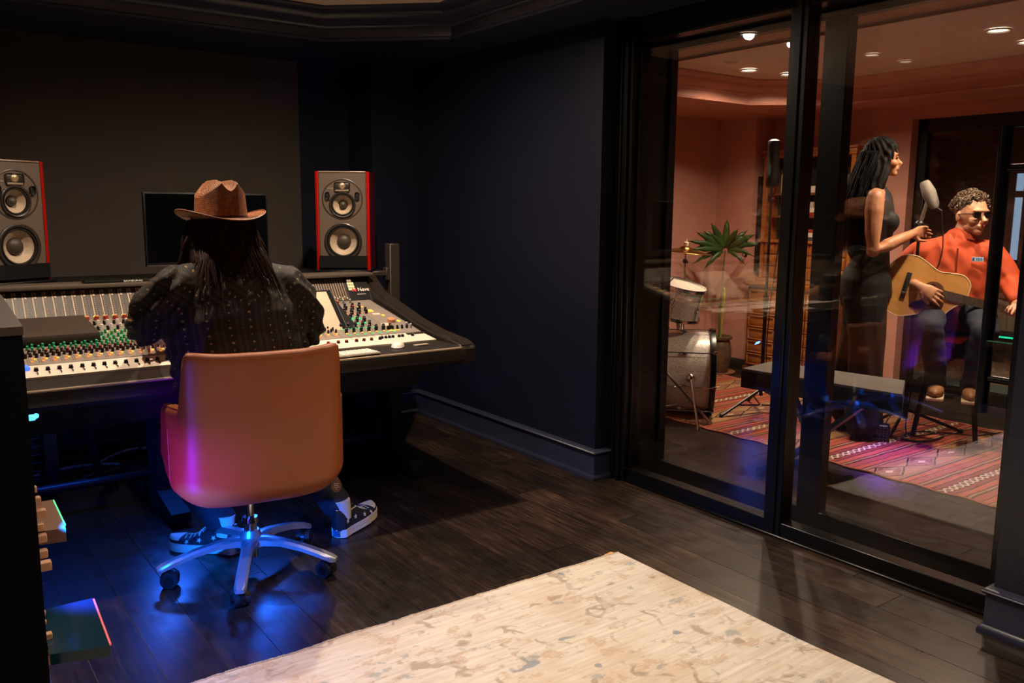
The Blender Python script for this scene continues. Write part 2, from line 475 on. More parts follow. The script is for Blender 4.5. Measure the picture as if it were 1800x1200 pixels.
soffit('ceiling_live_room_soffit', [(3.19, 0.2), (6.2, 0.2), (6.2, 5.1), (3.19, 5.1)], TB, SB, 2.4, M_PINKC)
S('ceiling_live_room', G().box(3.0, 6.3, 0.2, 5.2, CEIL_B, CEIL_B + 0.1), M_CEILB)
S('trim_4', moulding(TB, [(o, SB + z * 0.83) for o, z in CP], closed=True), M_PINKC)
lb = ['recessed ceiling lamp seen just left of the glass partition post', 'recessed ceiling lamp partly hidden by the glass partition post',
      'largest recessed ceiling lamp over the striped rug, seen through the glass', 'recessed ceiling lamp at the right edge of the photo']
for (x, y, e), l in zip(CANS_B, lb): can((x, y, CEIL_B - 0.004), 0.048, l, 9)
sd = thing('smoke_detector', 'small flat round fitting on the ceiling beyond the glass', 'smoke detector', (4.35, 3.67, CEIL_B))
G().lathe([(0, -0.014), (0.03, -0.013), (0.04, -0.006), (0.045, 0)], 20).build('cover', M_CEILB, sd)
# ---- interior window in the live room and the hallway beyond
w3 = S('window_3', G().rbox(6.24, 6.30, 3.40, 3.475, 0, 2.03, 0.003, 1).rbox(6.24, 6.30, 0.6, 3.475, 1.93, 2.03, 0.003, 1).rbox(6.24, 6.30, 0.6, 3.475, 0, 0.09, 0.003, 1)
       .rbox(6.24, 6.30, 2.44, 2.52, 0, 2.0, 0.003, 1), M_BLKF)
G().box(6.266, 6.274, 2.52, 3.40, 0.09, 1.93).build('pane', M_GLASS, w3)
G().box(6.266, 6.274, 0.6, 2.44, 0.09, 1.93).build('pane', M_GLASS, w3)
S('floor_hallway', G().box(6.3, 9.2, 0.2, 5.2, -0.1, -0.004), mat('hall_floor', '#1a1718', 0.4))
S('ceiling_hallway', G().box(6.33, 9.2, 0.2, 5.2, 2.3, 2.4), mat('hall_ceiling', '#2a2320', 0.8))
wh = S('wall_hallway', G().box(8.6, 8.7, 0.2, 5.2, 0, 2.4), mat('hall_wall', '#191716', 0.8))
S('wall_hallway_end', G().box(6.3, 8.7, 5.1, 5.2, 0, 2.4).box(6.3, 8.7, 0.2, 0.3, 0, 2.4), mat('hall_wall', '#191716', 0.8))
mb = mat('hall_brick', '#5b4333', 0.85, var=0.3, scale=30, bump=0.3)
bme = G().rbox(-0.02, 0, -0.098, 0.098, 0, 0.058, 0.004, 1).mesh('brick'); fixn(bme); bme.materials.append(mb)
for r in range(13):
    for c in range(2 + (r % 2)):
        y0 = 4.16 + c * 0.206 - (0.103 if r % 2 else 0)
        o = bpy.data.objects.new('brick', bme); COL.objects.link(o); o.parent = wh; o.location = (8.6, y0, 1.2 + r * 0.068)
G().rbox(8.585, 8.6, 3.28, 3.30, 0.95, 2.0, 0.003, 1).build('window_frame', M_BLKF, wh)
# ================================================================ CONTROL ROOM FURNITURE
def rebase(root, loc):
    loc = Vector(loc)
    for c in children(root): c.location = Vector(c.location) - loc
    root.location = loc
    return root
M_CONS = mat('console_dark_body', '#1b1918', 0.42, bump=0.08, bscale=200)
M_CAP = mat('console_bronze_trim', '#5f5348', 0.38, bump=0.05)
M_LEATHERB = mat('black_leather_armrest', '#2a2522', 0.38, bump=0.25, bscale=220)
M_PANELC = mat('console_grey_panel', '#8d8176', 0.5, var=0.08)
M_STRIP = mat('console_cream_fader_panel', '#e6d8c6', 0.5)
M_METER = mat('meter_panel', '#39302a', 0.45)
# ---------- mixing console
con = thing('mixing_console', 'long analogue mixing desk covered in rows of coloured knobs on black legs', 'mixing desk')
X0, X1 = -0.25, 2.04
G().prism([(3.40, .60), (3.36, .742), (3.50, .762), (4.02, .872), (4.04, .875), (4.13, .995), (4.20, .995), (4.22, .60), (4.10, .56), (3.6, .56)], X0, X1, 'x').build('body', M_CONS, con)
g = G(); cheek = [(3.19, .66), (3.175, .70), (3.18, .742), (3.22, .762), (3.45, .785), (3.62, .815), (3.98, .905), (4.05, .925), (4.16, 1.0), (4.22, 1.0), (4.22, .60), (4.0, .56), (3.7, .58), (3.4, .63)]
bmc = bmesh.new()
va = [bmc.verts.new((X1, y, z)) for y, z in cheek]; vb = [bmc.verts.new((X1 + 0.085, y, z)) for y, z in cheek]
n = len(cheek); bmc.faces.new(va[::-1]); bmc.faces.new(vb)
for i in range(n): bmc.faces.new((va[i], va[(i + 1) % n], vb[(i + 1) % n], vb[i]))
bmesh.ops.recalc_face_normals(bmc, faces=bmc.faces)
bmesh.ops.bevel(bmc, geom=bmc.edges[:], offset=0.012, segments=3, affect='EDGES')
ck = g.bm(bmc, True).build('side_cheek', mat('console_cheek', '#2b2420', 0.35, bump=0.1, bscale=150), con)
# armrest: long padded roll with flat top
arm = [(3.37, .650), (3.37, .746), (3.215, .746), (3.185, .735), (3.172, .712), (3.176, .685), (3.20, .665), (3.26, .655)]
G().prism(arm, X0, X1 + 0.02, 'x', smooth=True).build('armrest', M_LEATHERB, con)
G().tube([(X0, 3.182, .737), (X1, 3.182, .737)], 0.0055, 8).build('armrest_piping', mat('tan_piping', '#a08a70', 0.6, bump=0.4, bscale=300), con)
# deep under-body pan
G().prism([(3.30, .655), (3.36, .56), (3.55, .50), (4.0, .50), (4.15, .58), (4.15, .64)], X0, X1 - 0.12, 'x').build('under_tray', M_BLKM, con)
# cream fader strip
SL = atan2(0.016, 0.135)
G().prism([(3.362, .747), (3.362, .755), (3.505, .7735), (3.505, .76)], X0, X1 - 0.02, 'x').build('fader_panel', M_STRIP, con)
# knob field panel
def fieldp(y): return 0.7735 + (y - 3.505) * (0.876 - 0.7735) / (4.035 - 3.505)
fang = atan2(0.876 - 0.7735, 4.035 - 3.505)
G().prism([(3.505, .765), (3.505, .7755), (4.035, .878), (4.035, .865)], X0, X1 - 0.02, 'x').build('channel_panel', M_PANELC, con)
# meter bridge
mang = atan2(0.118, 0.088)
G().prism([(4.036, .876), (4.124, .994), (4.13, .994), (4.042, .876)], X0, X1 - 0.005, 'x').build('meter_panel', M_METER, con)
G().rbox(X0, X1 + 0.03, 4.085, 4.24, .996, 1.016, 0.006, 2).build('bridge_cap', M_CAP, con)
PITCHX = 0.0376
def onm(t, off=0.0015):  # t 0..1 up the meter face
    return (4.036 + 0.088 * t - off * sin(mang), .876 + 0.118 * t + off * cos(mang))
def mbar(g, x, w, t0, t1, th=0.001):
    (ya, za), (yb, zb) = onm(t0, 0), onm(t1, 0)
    n = Vector((0, -sin(mang), cos(mang))) * th
    a = Vector((x, ya, za)); b = Vector((x, yb, zb)); dx = Vector((w, 0, 0))
    v = [a, a + dx, b + dx, b, a + n, a + dx + n, b + dx + n, b + n]
    g.add(v, [(4, 5, 6, 7), (0, 1, 5, 4), (1, 2, 6, 5), (2, 3, 7, 6), (3, 0, 4, 7)])
chan_x = [X0 + PITCHX * k for k in range(int((1.72 - X0) / PITCHX))]
gl, gd, gp = G(), G(), G()
rr = random.Random(3)
for x in chan_x:
    mbar(gl, x + 0.014, 0.0042, 0.04, 0.93)
    mbar(gp, x + 0.001, 0.0012, 0.0, 1.0, 0.0008)
    mbar(gl, x + 0.022, 0.0085, 0.84, 0.93)
    mbar(gl, x + 0.022, 0.0085, 0.72, 0.80)
    for q in range(9): mbar(gd, x + 0.0245, 0.0035, 0.05 + q * 0.072, 0.05 + q * 0.072 + 0.03)
    for q in range(4): mbar(gd, x + 0.004 + 0.004 * (q % 2), 0.002, 0.06 + q * 0.07, 0.06 + q * 0.07 + 0.03)
gl.build('meter_scale', mat('meter_tan', '#c9ac88', 0.5), con, kind='stuff')
gd.build('meter_marking', mat('meter_marks', '#9a846c', 0.5), con, kind='stuff')
gp.build('panel_seam', mat('seam_dark', '#7a6754', 0.5), con, kind='stuff')
# graphic fader section and logo panel at the right end
gr, gk = G(), G()
for k in range(13):
    x = 1.735 + k * 0.0135
    mbar(gr, x, 0.0035, 0.08, 0.92, 0.0015)
    mbar(gk, x - 0.002, 0.0075, 0.10 + 0.05 * (k % 2), 0.16 + 0.05 * (k % 2), 0.004)
gr.build('mini_fader_rail', mat('rail_tan', '#a68c70', 0.4), con, kind='stuff'); gk.build('mini_fader_cap', mat('cap_grey', '#c4b5a0', 0.5), con, kind='stuff')
(ya, za) = onm(0.5, 0.0012)
g = G(); mbar(g, 1.915, 0.118, 0.02, 0.98, 0.0012); g.build('logo_panel', mat('logo_black', '#151314', 0.4), con)
MF = lambda x, t: frame((x, onm(t, 0.0024)[0], onm(t, 0.0024)[1]), (1, 0, 0), (0, -sin(mang), cos(mang)))
textobj('maker_lettering', 'Neve', 0.030, mat('lettering_white', '#efe6d8', 0.5), con, MF(2.003, 0.45))
textobj('model_lettering', 'G E N E S Y S', 0.0085, mat('lettering_white', '#efe6d8', 0.5), con, MF(1.985, 0.26))
g = G()
lm = MF(1.951, 0.45)
g.prism([(-.011, -.010), (-.006, -.010), (-.006, .003), (.004, -.010), (.010, -.010), (.010, .010), (.005, .010), (.005, -.003), (-.005, .010), (-.011, .010)], -0.0006, 0.0006, 'z', m=lm)
g.build('red_logo', mat('logo_red', '#d8322a', 0.5), con)
g = G()
for r in range(4):
    for c in range(3 if r else 2): mbar(g, 1.922 + c * 0.0125 + (0.004 if not r else 0), 0.0105, 0.88 - r * 0.115 - 0.09, 0.88 - r * 0.115, 0.002)
g.build('preset_button', emit('button_cream_lit', '#ffd9a0', 0.55), con)
# knobs ------------------------------------------------------------
def knobmesh(name, r, h, body, cap, line=True):
    g = G(); g.lathe([(r * 1.12, 0), (r * 1.12, h * .2), (r, h * .3), (r * .88, h * .93), (r * .7, h)], 10)
    me = g.mesh(name); fixn(me); me.materials.append(body); me.materials.append(cap)
    for p in me.polygons:
        if p.center.z > h * .9: p.material_index = 1
    try: me.set_sharp_from_angle(angle=radians(38))
    except Exception: pass
    return me
KB = mat('knob_black', '#121112', 0.35); KBC = mat('knob_cap_grey', '#5a5450', 0.4)
KG = mat('knob_green', '#1d7a4c', 0.35, coat=0.3); KGC = mat('knob_green_cap', '#4fc08a', 0.4)
KR = mat('knob_dark_red', '#43130f', 0.35); KRC = mat('knob_red_cap', '#c4442c', 0.4)
KN = mat('knob_brown', '#2c1a18', 0.4); KW = mat('knob_grey_white', '#b9b3aa', 0.4); KWC = mat('knob_white_cap', '#ece4d8', 0.4)
KBR = mat('knob_brick', '#8c2e1c', 0.4); KBRC = mat('knob_brick_cap', '#e2946c', 0.4)
K = {'b': knobmesh('knob_black', .0058, .017, KB, KBC), 'g': knobmesh('knob_green', .0052, .016, KG, KGC), 'r': knobmesh('knob_red', .0058, .017, KR, KRC),
     'n': knobmesh('knob_brown', .0060, .016, KN, KBC), 'w': knobmesh('knob_white', .0072, .012, KW, KWC), 'R': knobmesh('knob_brick', .0105, .016, KBR, KBRC),
     'B': knobmesh('knob_big_black', .0095, .014, KB, KBC), 'c': knobmesh('knob_chrome', .0062, .02, M_ALU, KWC), 'f': knobmesh('fader_knob', .0075, .012, KB, KBC),
     'F': knobmesh('fader_knob_red', .0075, .011, KR, KRC)}
KLAB = {'g': 'translucent green knob', 'r': 'dark knob with red cap', 'R': 'brick red knob', 'w': 'pale grey knob'}
nk = 0
def knob(x, y, t, z=None, ang=None, sc=1.0):
    global nk
    o = bpy.data.objects.new('knob', K[t]); COL.objects.link(o); o.parent = con
    o.location = (x, y, (fieldp(y) + 0.002) if z is None else z); o.rotation_euler = (fang if ang is None else ang, 0, rr.uniform(-1, 1))
    if t in KLAB: o['label'] = KLAB[t]
    o.scale = (sc, sc, sc * 1.1)
    nk += 1
def stuffknob(g, x, y, r=.0055, h=.016):
    m = Matrix.Translation((x, y, fieldp(y) + 0.002)) @ Matrix.Rotation(fang, 4, 'X')
    g.lathe([(r, 0), (r * .85, h)], 6, m)
CH = [(.13, .028, 'b'), (.155, .010, 'n'), (.19, .026, 'r'), (.22, .008, 'n'), (.26, .024, 'g'), (.30, .008, 'g'), (.335, .026, 'g'), (.37, .008, 'g'), (.415, .026, 'g'), (.465, .010, 'g'),
      (.52, .028, 'g'), (.57, .010, 'g'), (.65, .029, 'b'), (.72, .010, 'w'), (.79, .028, 'b'), (.84, .008, 'w'), (.93, .012, 'R')]
yl, orr, gn, slot, wht = G(), G(), G(), G(), G()
def fbox(g, x, y, w, d, h):
    m = Matrix.Translation((x, y, fieldp(y) + 0.0015)) @ Matrix.Rotation(fang, 4, 'X')
    g.box(-w / 2, w / 2, -d / 2, d / 2, 0, h, m)
Y = lambda t: 3.515 + 0.51 * t
for k, x in enumerate(chan_x):
    vis = 0.30 < x < 0.86
    if not vis and not (x < 1.6 and x > -0.25): continue
    for t, dx, c in CH:
        hidden_by_box = x < 0.645 and t > 0.34 or (x < .5 and t == .13 and False)
        if vis and not hidden_by_box: knob(x + dx, Y(t), c)
        elif not hidden_by_box and not (x < 0.645 and t > 0.34): stuffknob(wht, x + dx, Y(t))
    fbox(yl, x + 0.020, Y(.085), .008, .010, .004)
    if x > .645: fbox(yl, x + 0.019, Y(.60), .009, .006, .003)
    fbox(orr, x + 0.008, Y(.045), .009, .008, .004); fbox(orr, x + 0.012, Y(.105), .007, .006, .004)
    fbox(slot, x + 0.031, Y(.06), .0015, .045, .0008); fbox(slot, x + 0.0005, Y(.5), .0012, .50, .0008)
    if x > .645: fbox(gn, x + 0.010, Y(.39), .006, .004, .003); fbox(gn, x + 0.026, Y(.49), .006, .004, .003); fbox(gn, x + 0.018, Y(.55), .005, .004, .003)
wht.build('knob_field', mat('knob_black', '#121112'), con, kind='stuff')
# right hand block
for k in range(7):
    x = 1.655 + PITCHX * k
    seq = [(.10, .010, 'b'), (.145, .020, 'b'), (.23, .010, 'b'), (.275, .022, 'b'), (.35, .012, 'b'), (.40, .024, 'b'), (.48, .010, 'b'), (.53, .024, 'b'), (.60, .012, 'b'), (.67, .024, 'b'),
           (.74, .010, 'r' if k % 2 else 'b'), (.82, .026, 'r' if k < 4 else 'b')]
    for t, dx, c in seq:
        if k > 4 and t < 0.58 and t > .15: continue
        knob(x + dx, Y(t), c, sc=1.22)
    knob(x + .012, Y(.95), 'B' if k < 4 else ('R' if k == 4 else 'c'))
    for t in (.18, .20, .25, .31, .33, .37, .44, .47, .50):
        if k <= 4: fbox(gn, x + .004 + .02 * (t * 10 % 1), Y(t), .011, .007, .004)
    fbox(gn, x + .012, Y(.03), .014, .005, .003)
    fbox(yl, x + .006, Y(.07), .010, .007, .004); fbox(orr, x + .028, Y(.61), .008, .006, .004)
    fbox(slot, x + .0005, Y(.45), .0012, .6, .0008)
for k in range(5): knob(1.878 + .025 * k, Y(.10), 'b')
knob(1.985, Y(.14), 'c'); knob(1.998, Y(.09), 'c')
g = G(); g.lathe([(.021, 0), (.021, .014), (.017, .018), (0, .018)], 20, Matrix.Translation((1.952, Y(.31), fieldp(Y(.31)) + .002)) @ Matrix.Rotation(fang, 4, 'X'))
g.build('level_wheel', mat('wheel_orange', '#d9936a', 0.35), con, label='large round orange-topped control wheel')
pk = G(); fbox(pk, 1.90, Y(.24), .034, .022, .004); fbox(pk, 1.935, Y(.55), .035, .02, .004); fbox(pk, 1.905, Y(.20), .03, .008, .004)
pk.build('lit_button', emit('button_pink_lit', '#ffb59a', 0.6), con, kind='stuff')
fbox(yl, 1.93, Y(.66), .026, .030, .004); fbox(yl, 1.96, Y(.50), .012, .02, .004); fbox(yl, 1.91, Y(.80), .03, .015, .004); fbox(yl, 1.99, Y(.30), .012, .025, .004); fbox(yl, 1.90, Y(.06), .06, .008, .003)
yl.build('yellow_button', emit('button_yellow_lit', '#ffcc52', 0.55), con, kind='stuff')
orr.build('orange_button', emit('button_orange_lit', '#ff8a40', 0.6), con, kind='stuff')
gn.build('green_button', emit('button_green_lit', '#2fe58a', 0.5), con, kind='stuff')
slot.build('fader_slot', mat('slot_dark', '#2a2622', 0.6), con, kind='stuff')
# yellow meter LEDs at the foot of the bridge
g = G(); gg = G()
for x in chan_x:
    yy, zz = onm(0.03, 0.004)
    g.sph((x + 0.011, 4.030, .8795), .0032, 8, 6)
    for q in range(5): gg.box(x + .002 + q * .0072, x + .0062 + q * .0072, 4.008, 4.012, fieldp(4.01) + .002, fieldp(4.01) + .005); gg.box(x + .002 + q * .0072, x + .0062 + q * .0072, 4.019, 4.023, fieldp(4.02) + .002, fieldp(4.02) + .005)
g.build('status_light', emit('led_yellow', '#e6ff3c', 1.6), con, kind='stuff'); gg.build('key_row', mat('key_tan', '#9b866e', 0.5), con, kind='stuff')
# faders
def fz(y): return .755 + (y - 3.362) * .0185 / .143
sl = G()
for k in range(16):
    x = 0.396 + PITCHX * k
    if x > 0.86: break
    knob(x, 3.435, 'f', fz(3.435), 0.13); sl.box(x - .0008, x + .0008, 3.385, 3.475, fz(3.44) - .006, fz(3.44) + .0012)
for i, x in enumerate([1.52, 1.567, 1.606, 1.654, 1.690, 1.728, 1.77, 1.786, 1.806, 1.824, 1.842, 1.874, 1.892, 1.945]):
    knob(x, 3.44 + (.012 if x > 1.78 else 0), 'F' if x < 1.75 else 'f', fz(3.44), 0.13)
sl.build('fader_slot', mat('slot_dark', '#2a2622', 0.6), con, kind='stuff')
g = G()
for c in range(8):
    for r in range(2): g.box(1.93 + c * .0125, 1.938 + c * .0125, 3.468 + r * .012, 3.475 + r * .012, fz(3.48), fz(3.48) + .006)
g.build('talkback_button', mat('slot_dark', '#2a2622'), con, kind='stuff')
g = G(); g.rbox(1.86, 1.93, 3.275, 3.30, .7465, .753, .002, 1)
g.build('name_plate', mat('plate_tan', '#a8977e', 0.4), con)
# legs and stretcher
def tleg(x):
    g = G()
    g.prism([(3.905, .58), (3.87, .07), (4.03, .07), (4.10, .58)], x - .03, x + .03, 'x').build('leg', M_BLKM, con)
    g = G(); g.prism([(3.64, .018), (3.64, .06), (3.72, .075), (3.86, .10), (4.06, .10), (4.55, .075), (4.62, .06), (4.62, .018)], x - .04, x + .04, 'x').build('foot', M_BLKM, con)
    for yy in (3.67, 4.59): G().lathe([(.02, 0), (.02, .012), (.008, .014), (.008, .02)], 12, Matrix.Translation((x, yy, 0))).build('levelling_foot', M_BLK, con)
tleg(2.11 - .02); tleg(0.92)
G().cyl((-.2, 4.07, .13), (.90, 4.07, .13), .02, seg=14).build('stretcher', mat('satin_tube', '#3a3c42', 0.35, 0.4), con)
G().cyl((.95, 4.07, .13), (2.06, 4.07, .13), .02, seg=14).build('stretcher', mat('satin_tube', '#3a3c42', 0.35, 0.4), con)
G().rbox(2.225, 2.285, 4.19, 4.25, 0.0, 1.16, .004, 1).rbox(2.125, 2.235, 4.20, 4.235, .985, 1.012, .004, 1).rbox(2.205, 2.225, 4.195, 4.24, .96, 1.03, .003, 1).build('side_post', mat('post_bronze', '#3b332c', 0.45), con)
G().rbox(0.0, 2.24, 4.24, 4.62, .992, 1.012, .004, 1).rbox(0.5, 0.56, 4.3, 4.5, 0.03, .99, .003, 1).rbox(1.7, 1.76, 4.3, 4.5, 0.03, .99, .003, 1).build('rear_shelf', M_BLK, con)
rebase(con, (1.0, 3.7, 0))

# ---------- objects on the desk
def boxthing(name, label, cat, x0, x1, y0, y1, z0, z1, m, b=.003, group=None):
    o = G().rbox(x0, x1, y0, y1, z0, z1, b, 2).build(name, m)
    return tag(o, label, cat, group)
fb = thing('flat_box', 'large flat black lid lying over the left end of the mixing desk', 'box', (0.2, 3.86, .838))
fm_ = Matrix.Rotation(atan2(.033, .33), 4, 'X')
G().rbox(-.45, .46, -.17, .165, .0, .036, .006, 2, fm_).build('lid', mat('lid_black_brown', '#3b3028', 0.55, bump=.1, bscale=300), fb)
sbx = thing('desk_sound_bar', 'slim black bar with white lettering on top of the meter bridge', 'sound bar', (.86, 4.13, 1.016))  # plain black soundbar, it gives no light
G().rbox(-.18, .18, -.04, .035, 0, .012, .004, 2).build('housing', M_BLK, sbx)
textobj('lettering', 'SAMSUNG', .011, mat('lettering_white', '#efe6d8', 0.5), sbx, frame((0.02, -.0408, .006), (1, 0, 0), (0, -1, 0)), xs=1.6)
# computer display
mon = thing('computer_display', 'switched-off black widescreen display behind the man in the hat', 'monitor', (1.278, 4.27, 1.013))
G().rbox(-.296, .296, -.005, .028, .055, .405, .004, 2).build('housing', M_BLK, mon)
G().box(-.288, .288, -.0062, -.005, .075, .397).build('screen', mat('screen_off', '#050607', 0.12), mon)
G().rbox(-.296, .296, -.009, 0, .055, .0635, .001, 1).build('lower_bezel', mat('silver_bezel', '#77706a', 0.3, .8), mon)
G().rbox(-.03, .03, .01, .05, .01, .2, .004, 1).rbox(-.12, .12, -.03, .13, 0, .012, .005, 2).build('stand', M_BLK, mon)
# tilted tablet display on its wedge
tb = thing('tilted_touch_display', 'tilted touch display with a pale screen and black bezel beside the knobs', 'screen', (1.54, 3.60, .785))
tm = frame((0, 0, 0), (1, 0, 0), (0, -sin(radians(42)), cos(radians(42))))
G().rbox(-.16, .155, -.008, .270, -.012, 0, .004, 2, tm).build('housing', M_BLK, tb)
G().box(-.145, .130, .010, .258, 0, .0008, tm).build('screen', mat('tablet_glass_tan', '#c9b094', 0.35), tb)
G().tube([tm @ Vector((.154, -.006, .001)), tm @ Vector((.154, .268, .001))], .0018, 6).build('edge_trim', M_CAP, tb)
G().prism([(.0, -.016), (.20, .16), (.20, .02)], -.15, .15, 'x').build('stand', M_BLK, tb)
G().add([(.156, .0, .002), (.156, .17, .147), (.215, .01, .004), (.156, .02, -.010), (.156, .21, .13), (.215, .03, -.006)], [(0, 2, 1), (3, 4, 5), (0, 1, 4, 3), (1, 2, 5, 4), (2, 0, 3, 5)]).build('side_fin', M_BLK, tb)
# keyboard & mouse
kb = thing('computer_keyboard', 'flat white computer keyboard on the desk armrest', 'keyboard', (1.44, 3.24, .7465), radians(2))
G().rbox(-.205, .205, -.055, .055, 0, .007, .003, 2).build('base', mat('kb_alu', '#cfc6ba', 0.35, .3), kb)
km = G().rbox(-.0078, .0078, -.0075, .0075, 0, .003, .0015, 1).mesh('key'); fixn(km); km.materials.append(mat('key_white', '#f1e9dd', 0.5))
for r in range(5):
    for c in range(21):
        if r == 0 and 5 <= c <= 11: continue
        o = bpy.data.objects.new('key', km); COL.objects.link(o); o.parent = kb; o.location = (-.188 + c * .0188, -.041 + r * .0195, .007)
o = bpy.data.objects.new('space_bar', km); COL.objects.link(o); o.parent = kb; o.location = (-.038, -.041, .007); o.scale = (8.2, 1, 1)
ms = thing('computer_mouse', 'white wireless mouse on the right end of the desk armrest', 'mouse', (1.785, 3.30, .7465), radians(-35))
def mouse_fn(u, v):
    a = u * 2 * pi; r = v
    return (.029 * r * cos(a), .056 * r * sin(a), .004 + .022 * sqrt(max(0, 1 - r ** 2.6)))
G().grid(mouse_fn, 28, 8).lathe([(.0, .0), (.026, 0), (.029, .004)], 24, Matrix.Diagonal((1, 1.93, 1, 1))).build('shell', mat('mouse_white', '#efe7dc', 0.25), ms)
rm = thing('desk_remote', 'small black desk remote with a pale grey side, left of the man', 'remote control', (.835, 3.60, .845), radians(-2))
rmm = Matrix.Translation((0, 0, 0)) @ Matrix.Rotation(radians(10), 4, 'X')
G().rbox(-.012, .012, -.14, .13, 0, .035, .003, 1, rmm).build('side', mat('remote_grey', '#9b8f84', 0.5), rm)
G().rbox(.012, .075, -.20, -.06, -.005, .03, .006, 2, rmm).build('body', M_BLK, rm)
G().sph((.05, -.14, .008), .004, 8, 6).build('indicator', emit('led_red', '#ff4030', 2), rm)

# ---------- loudspeakers
M_RED = mat('red_lacquer_panel', '#c4190f', 0.25, coat=0.5)
M_BAF = mat('speaker_baffle', '#5d4f43', 0.5, bump=.1, bscale=400)
M_CONE = mat('speaker_cone', '#b9a48b', 0.5, var=.12, scale=60)
M_SUR = mat('speaker_surround', '#15120f', 0.5)
def cone(root, cx, cz, R, cap, nm):
    def fm(y): return Matrix.Translation((cx, y, cz)) @ Matrix.Rotation(pi / 2, 4, 'X')
    G().lathe([(R * 1.20, 0), (R * 1.20, .006), (R * 1.14, .009), (R * 1.03, .007), (R * 1.0, .0), (R * 1.0, -.01)], 36, fm(0), cap=False).build(nm + '_ring', mat('driver_ring', '#2c2621', 0.35), root)
    G().lathe([(R * 1.0, -.002), (R * .96, .006), (R * .90, .006), (R * .86, -.002)], 36, fm(0), cap=False).build(nm + '_surround', M_SUR, root)
    G().lathe([(R * .87, -.004), (R * .42, -.034), (R * .40, -.036)], 36, fm(0), cap=False).build(nm + '_cone', M_CONE, root)
    G().lathe([(R * cap, -.033), (R * cap * .93, -.022), (R * cap * .7, -.013), (R * cap * .35, -.008), (0, -.007)], 30, fm(0), cap=False).build(nm + '_dust_cap', mat('dust_cap', '#3f342b', 0.5), root)
    g = G()
    for q in range(4):
        a = pi / 4 + q * pi / 2
        g.sph((cx + R * 1.17 * cos(a), -.0075, cz + R * 1.17 * sin(a)), .0028, 8, 5)
    g.build(nm + '_screw', M_CHROME, root)
def speaker(label, loc, rz, grp=None):
    W, H_, D = .125, .515, .33
    t = thing('studio_loudspeaker', label, 'loudspeaker', loc, rz, grp)
    # cabinet with holes is approximated by a baffle ring set proud of a recessed box
    bmx = bmesh.new()
    def hole(cx, cz, R, seg=36): return [(cx + R * cos(2 * pi * k / seg), cz + R * sin(2 * pi * k / seg)) for k in range(seg)]
    loops = [[(-W, .012), (W, .012), (W, H_), (-W, H_)], hole(0, .150, .083), hole(0, .345, .058)]
    es = []
    for lp in loops:
        vs = [bmx.verts.new((x, 0, z)) for x, z in lp]
        es += [bmx.edges.new((vs[i], vs[(i + 1) % len(vs)])) for i in range(len(vs))]
    bmesh.ops.triangle_fill(bmx, edges=es, use_beauty=True)
    G().bm(bmx, False).build('baffle', M_BAF, t)
    G().rbox(-W, W, .045, D, .012, H_, .004, 1).box(-W, W, 0, .05, H_ - .004, H_).box(-W, W, 0, .05, .012, .016).box(-W, -W + .003, .0, .05, .012, H_).box(W - .003, W, .0, .05, .012, H_).build('cabinet', M_BLK, t)
    G().prism([(-.02, .012), (0, .0), (.0, -.002), (-.0, .07), (-.003, .075), (-.02, .075)], -W, W, 'x', Matrix.Translation((0, 0, .0))).build('lower_plinth', M_BLK, t)
    for s in (-1, 1):
        xs = [(s * W, .002), (s * (W + .006), -.008), (s * (W + .017), .004), (s * (W + .017), D), (s * W, D)]
        G().prism(xs, .0, H_ + .004, 'z').build('side_panel', M_RED, t)
    G().rbox(-W, W, .0, .03, H_ - .002, H_ + .006, .003, 2).build('top_edge', mat('speaker_top_edge', '#8b7763', 0.3), t)
    cone(t, 0, .150, .083, .46, 'woofer'); cone(t, 0, .345, .058, .36, 'midrange')
    # round faceplate for mid and tweeter
    G().lathe([(.108, 0), (.108, .0015), (.105, .003), (.101, .003)], 48, Matrix.Translation((0, 0, .375)) @ Matrix.Rotation(pi / 2, 4, 'X'), cap=False).build('faceplate_rim', mat('plate_rim', '#3b322a', 0.35), t)
    G().rbox(-.042, .042, -.006, .0, .417, .463, .010, 3).build('tweeter_plate', mat('tweeter_plate', '#2b2520', 0.4), t)
    G().rbox(-.036, .036, -.0085, -.004, .414, .424, .002, 2).build('tweeter_lip', mat('speaker_top_edge', '#8b7763'), t)
    G().sph((0, -.006, .443), (.0185, .008, .0185), 16, 8).build('tweeter_dome', mat('tweeter_gold', '#cdb28c', 0.3, .7, var=.3, scale=300), t)
    for s in (-1, 1):
        G().rbox(s * .078 - .012, s * .078 + .012, -.0035, 0, .372, .412, .011, 3).build('port', mat('port_black', '#030303', .6), t)
        G().tube([(s * .078 - .012, -.004, .378), (s * .078 - .008, -.004, .371), (s * .078, -.004, .3685), (s * .078 + .008, -.004, .371), (s * .078 + .012, -.004, .378)], .0016, 6).build('port_rim', mat('speaker_top_edge', '#8b7763'), t)
    textobj('lettering', 'FOCAL', .010, mat('lettering_tan', '#b09a80', .5), t, frame((-.062, -.0012, .430), (1, 0, 0), (0, -1, 0)))
    G().rbox(-W - .025, W + .025, -.03, D - .02, -.010, .0, .003, 1).build('isolation_plate', M_BLK, t)
    return t
TL, TR = radians(28), radians(-32)
speaker('red-sided studio loudspeaker cut by the left edge of the photo', (.466, 4.284, 1.023), TL)
speaker('red-sided studio loudspeaker to the right of the man in the hat', (1.98, 4.255, 1.023), TR)

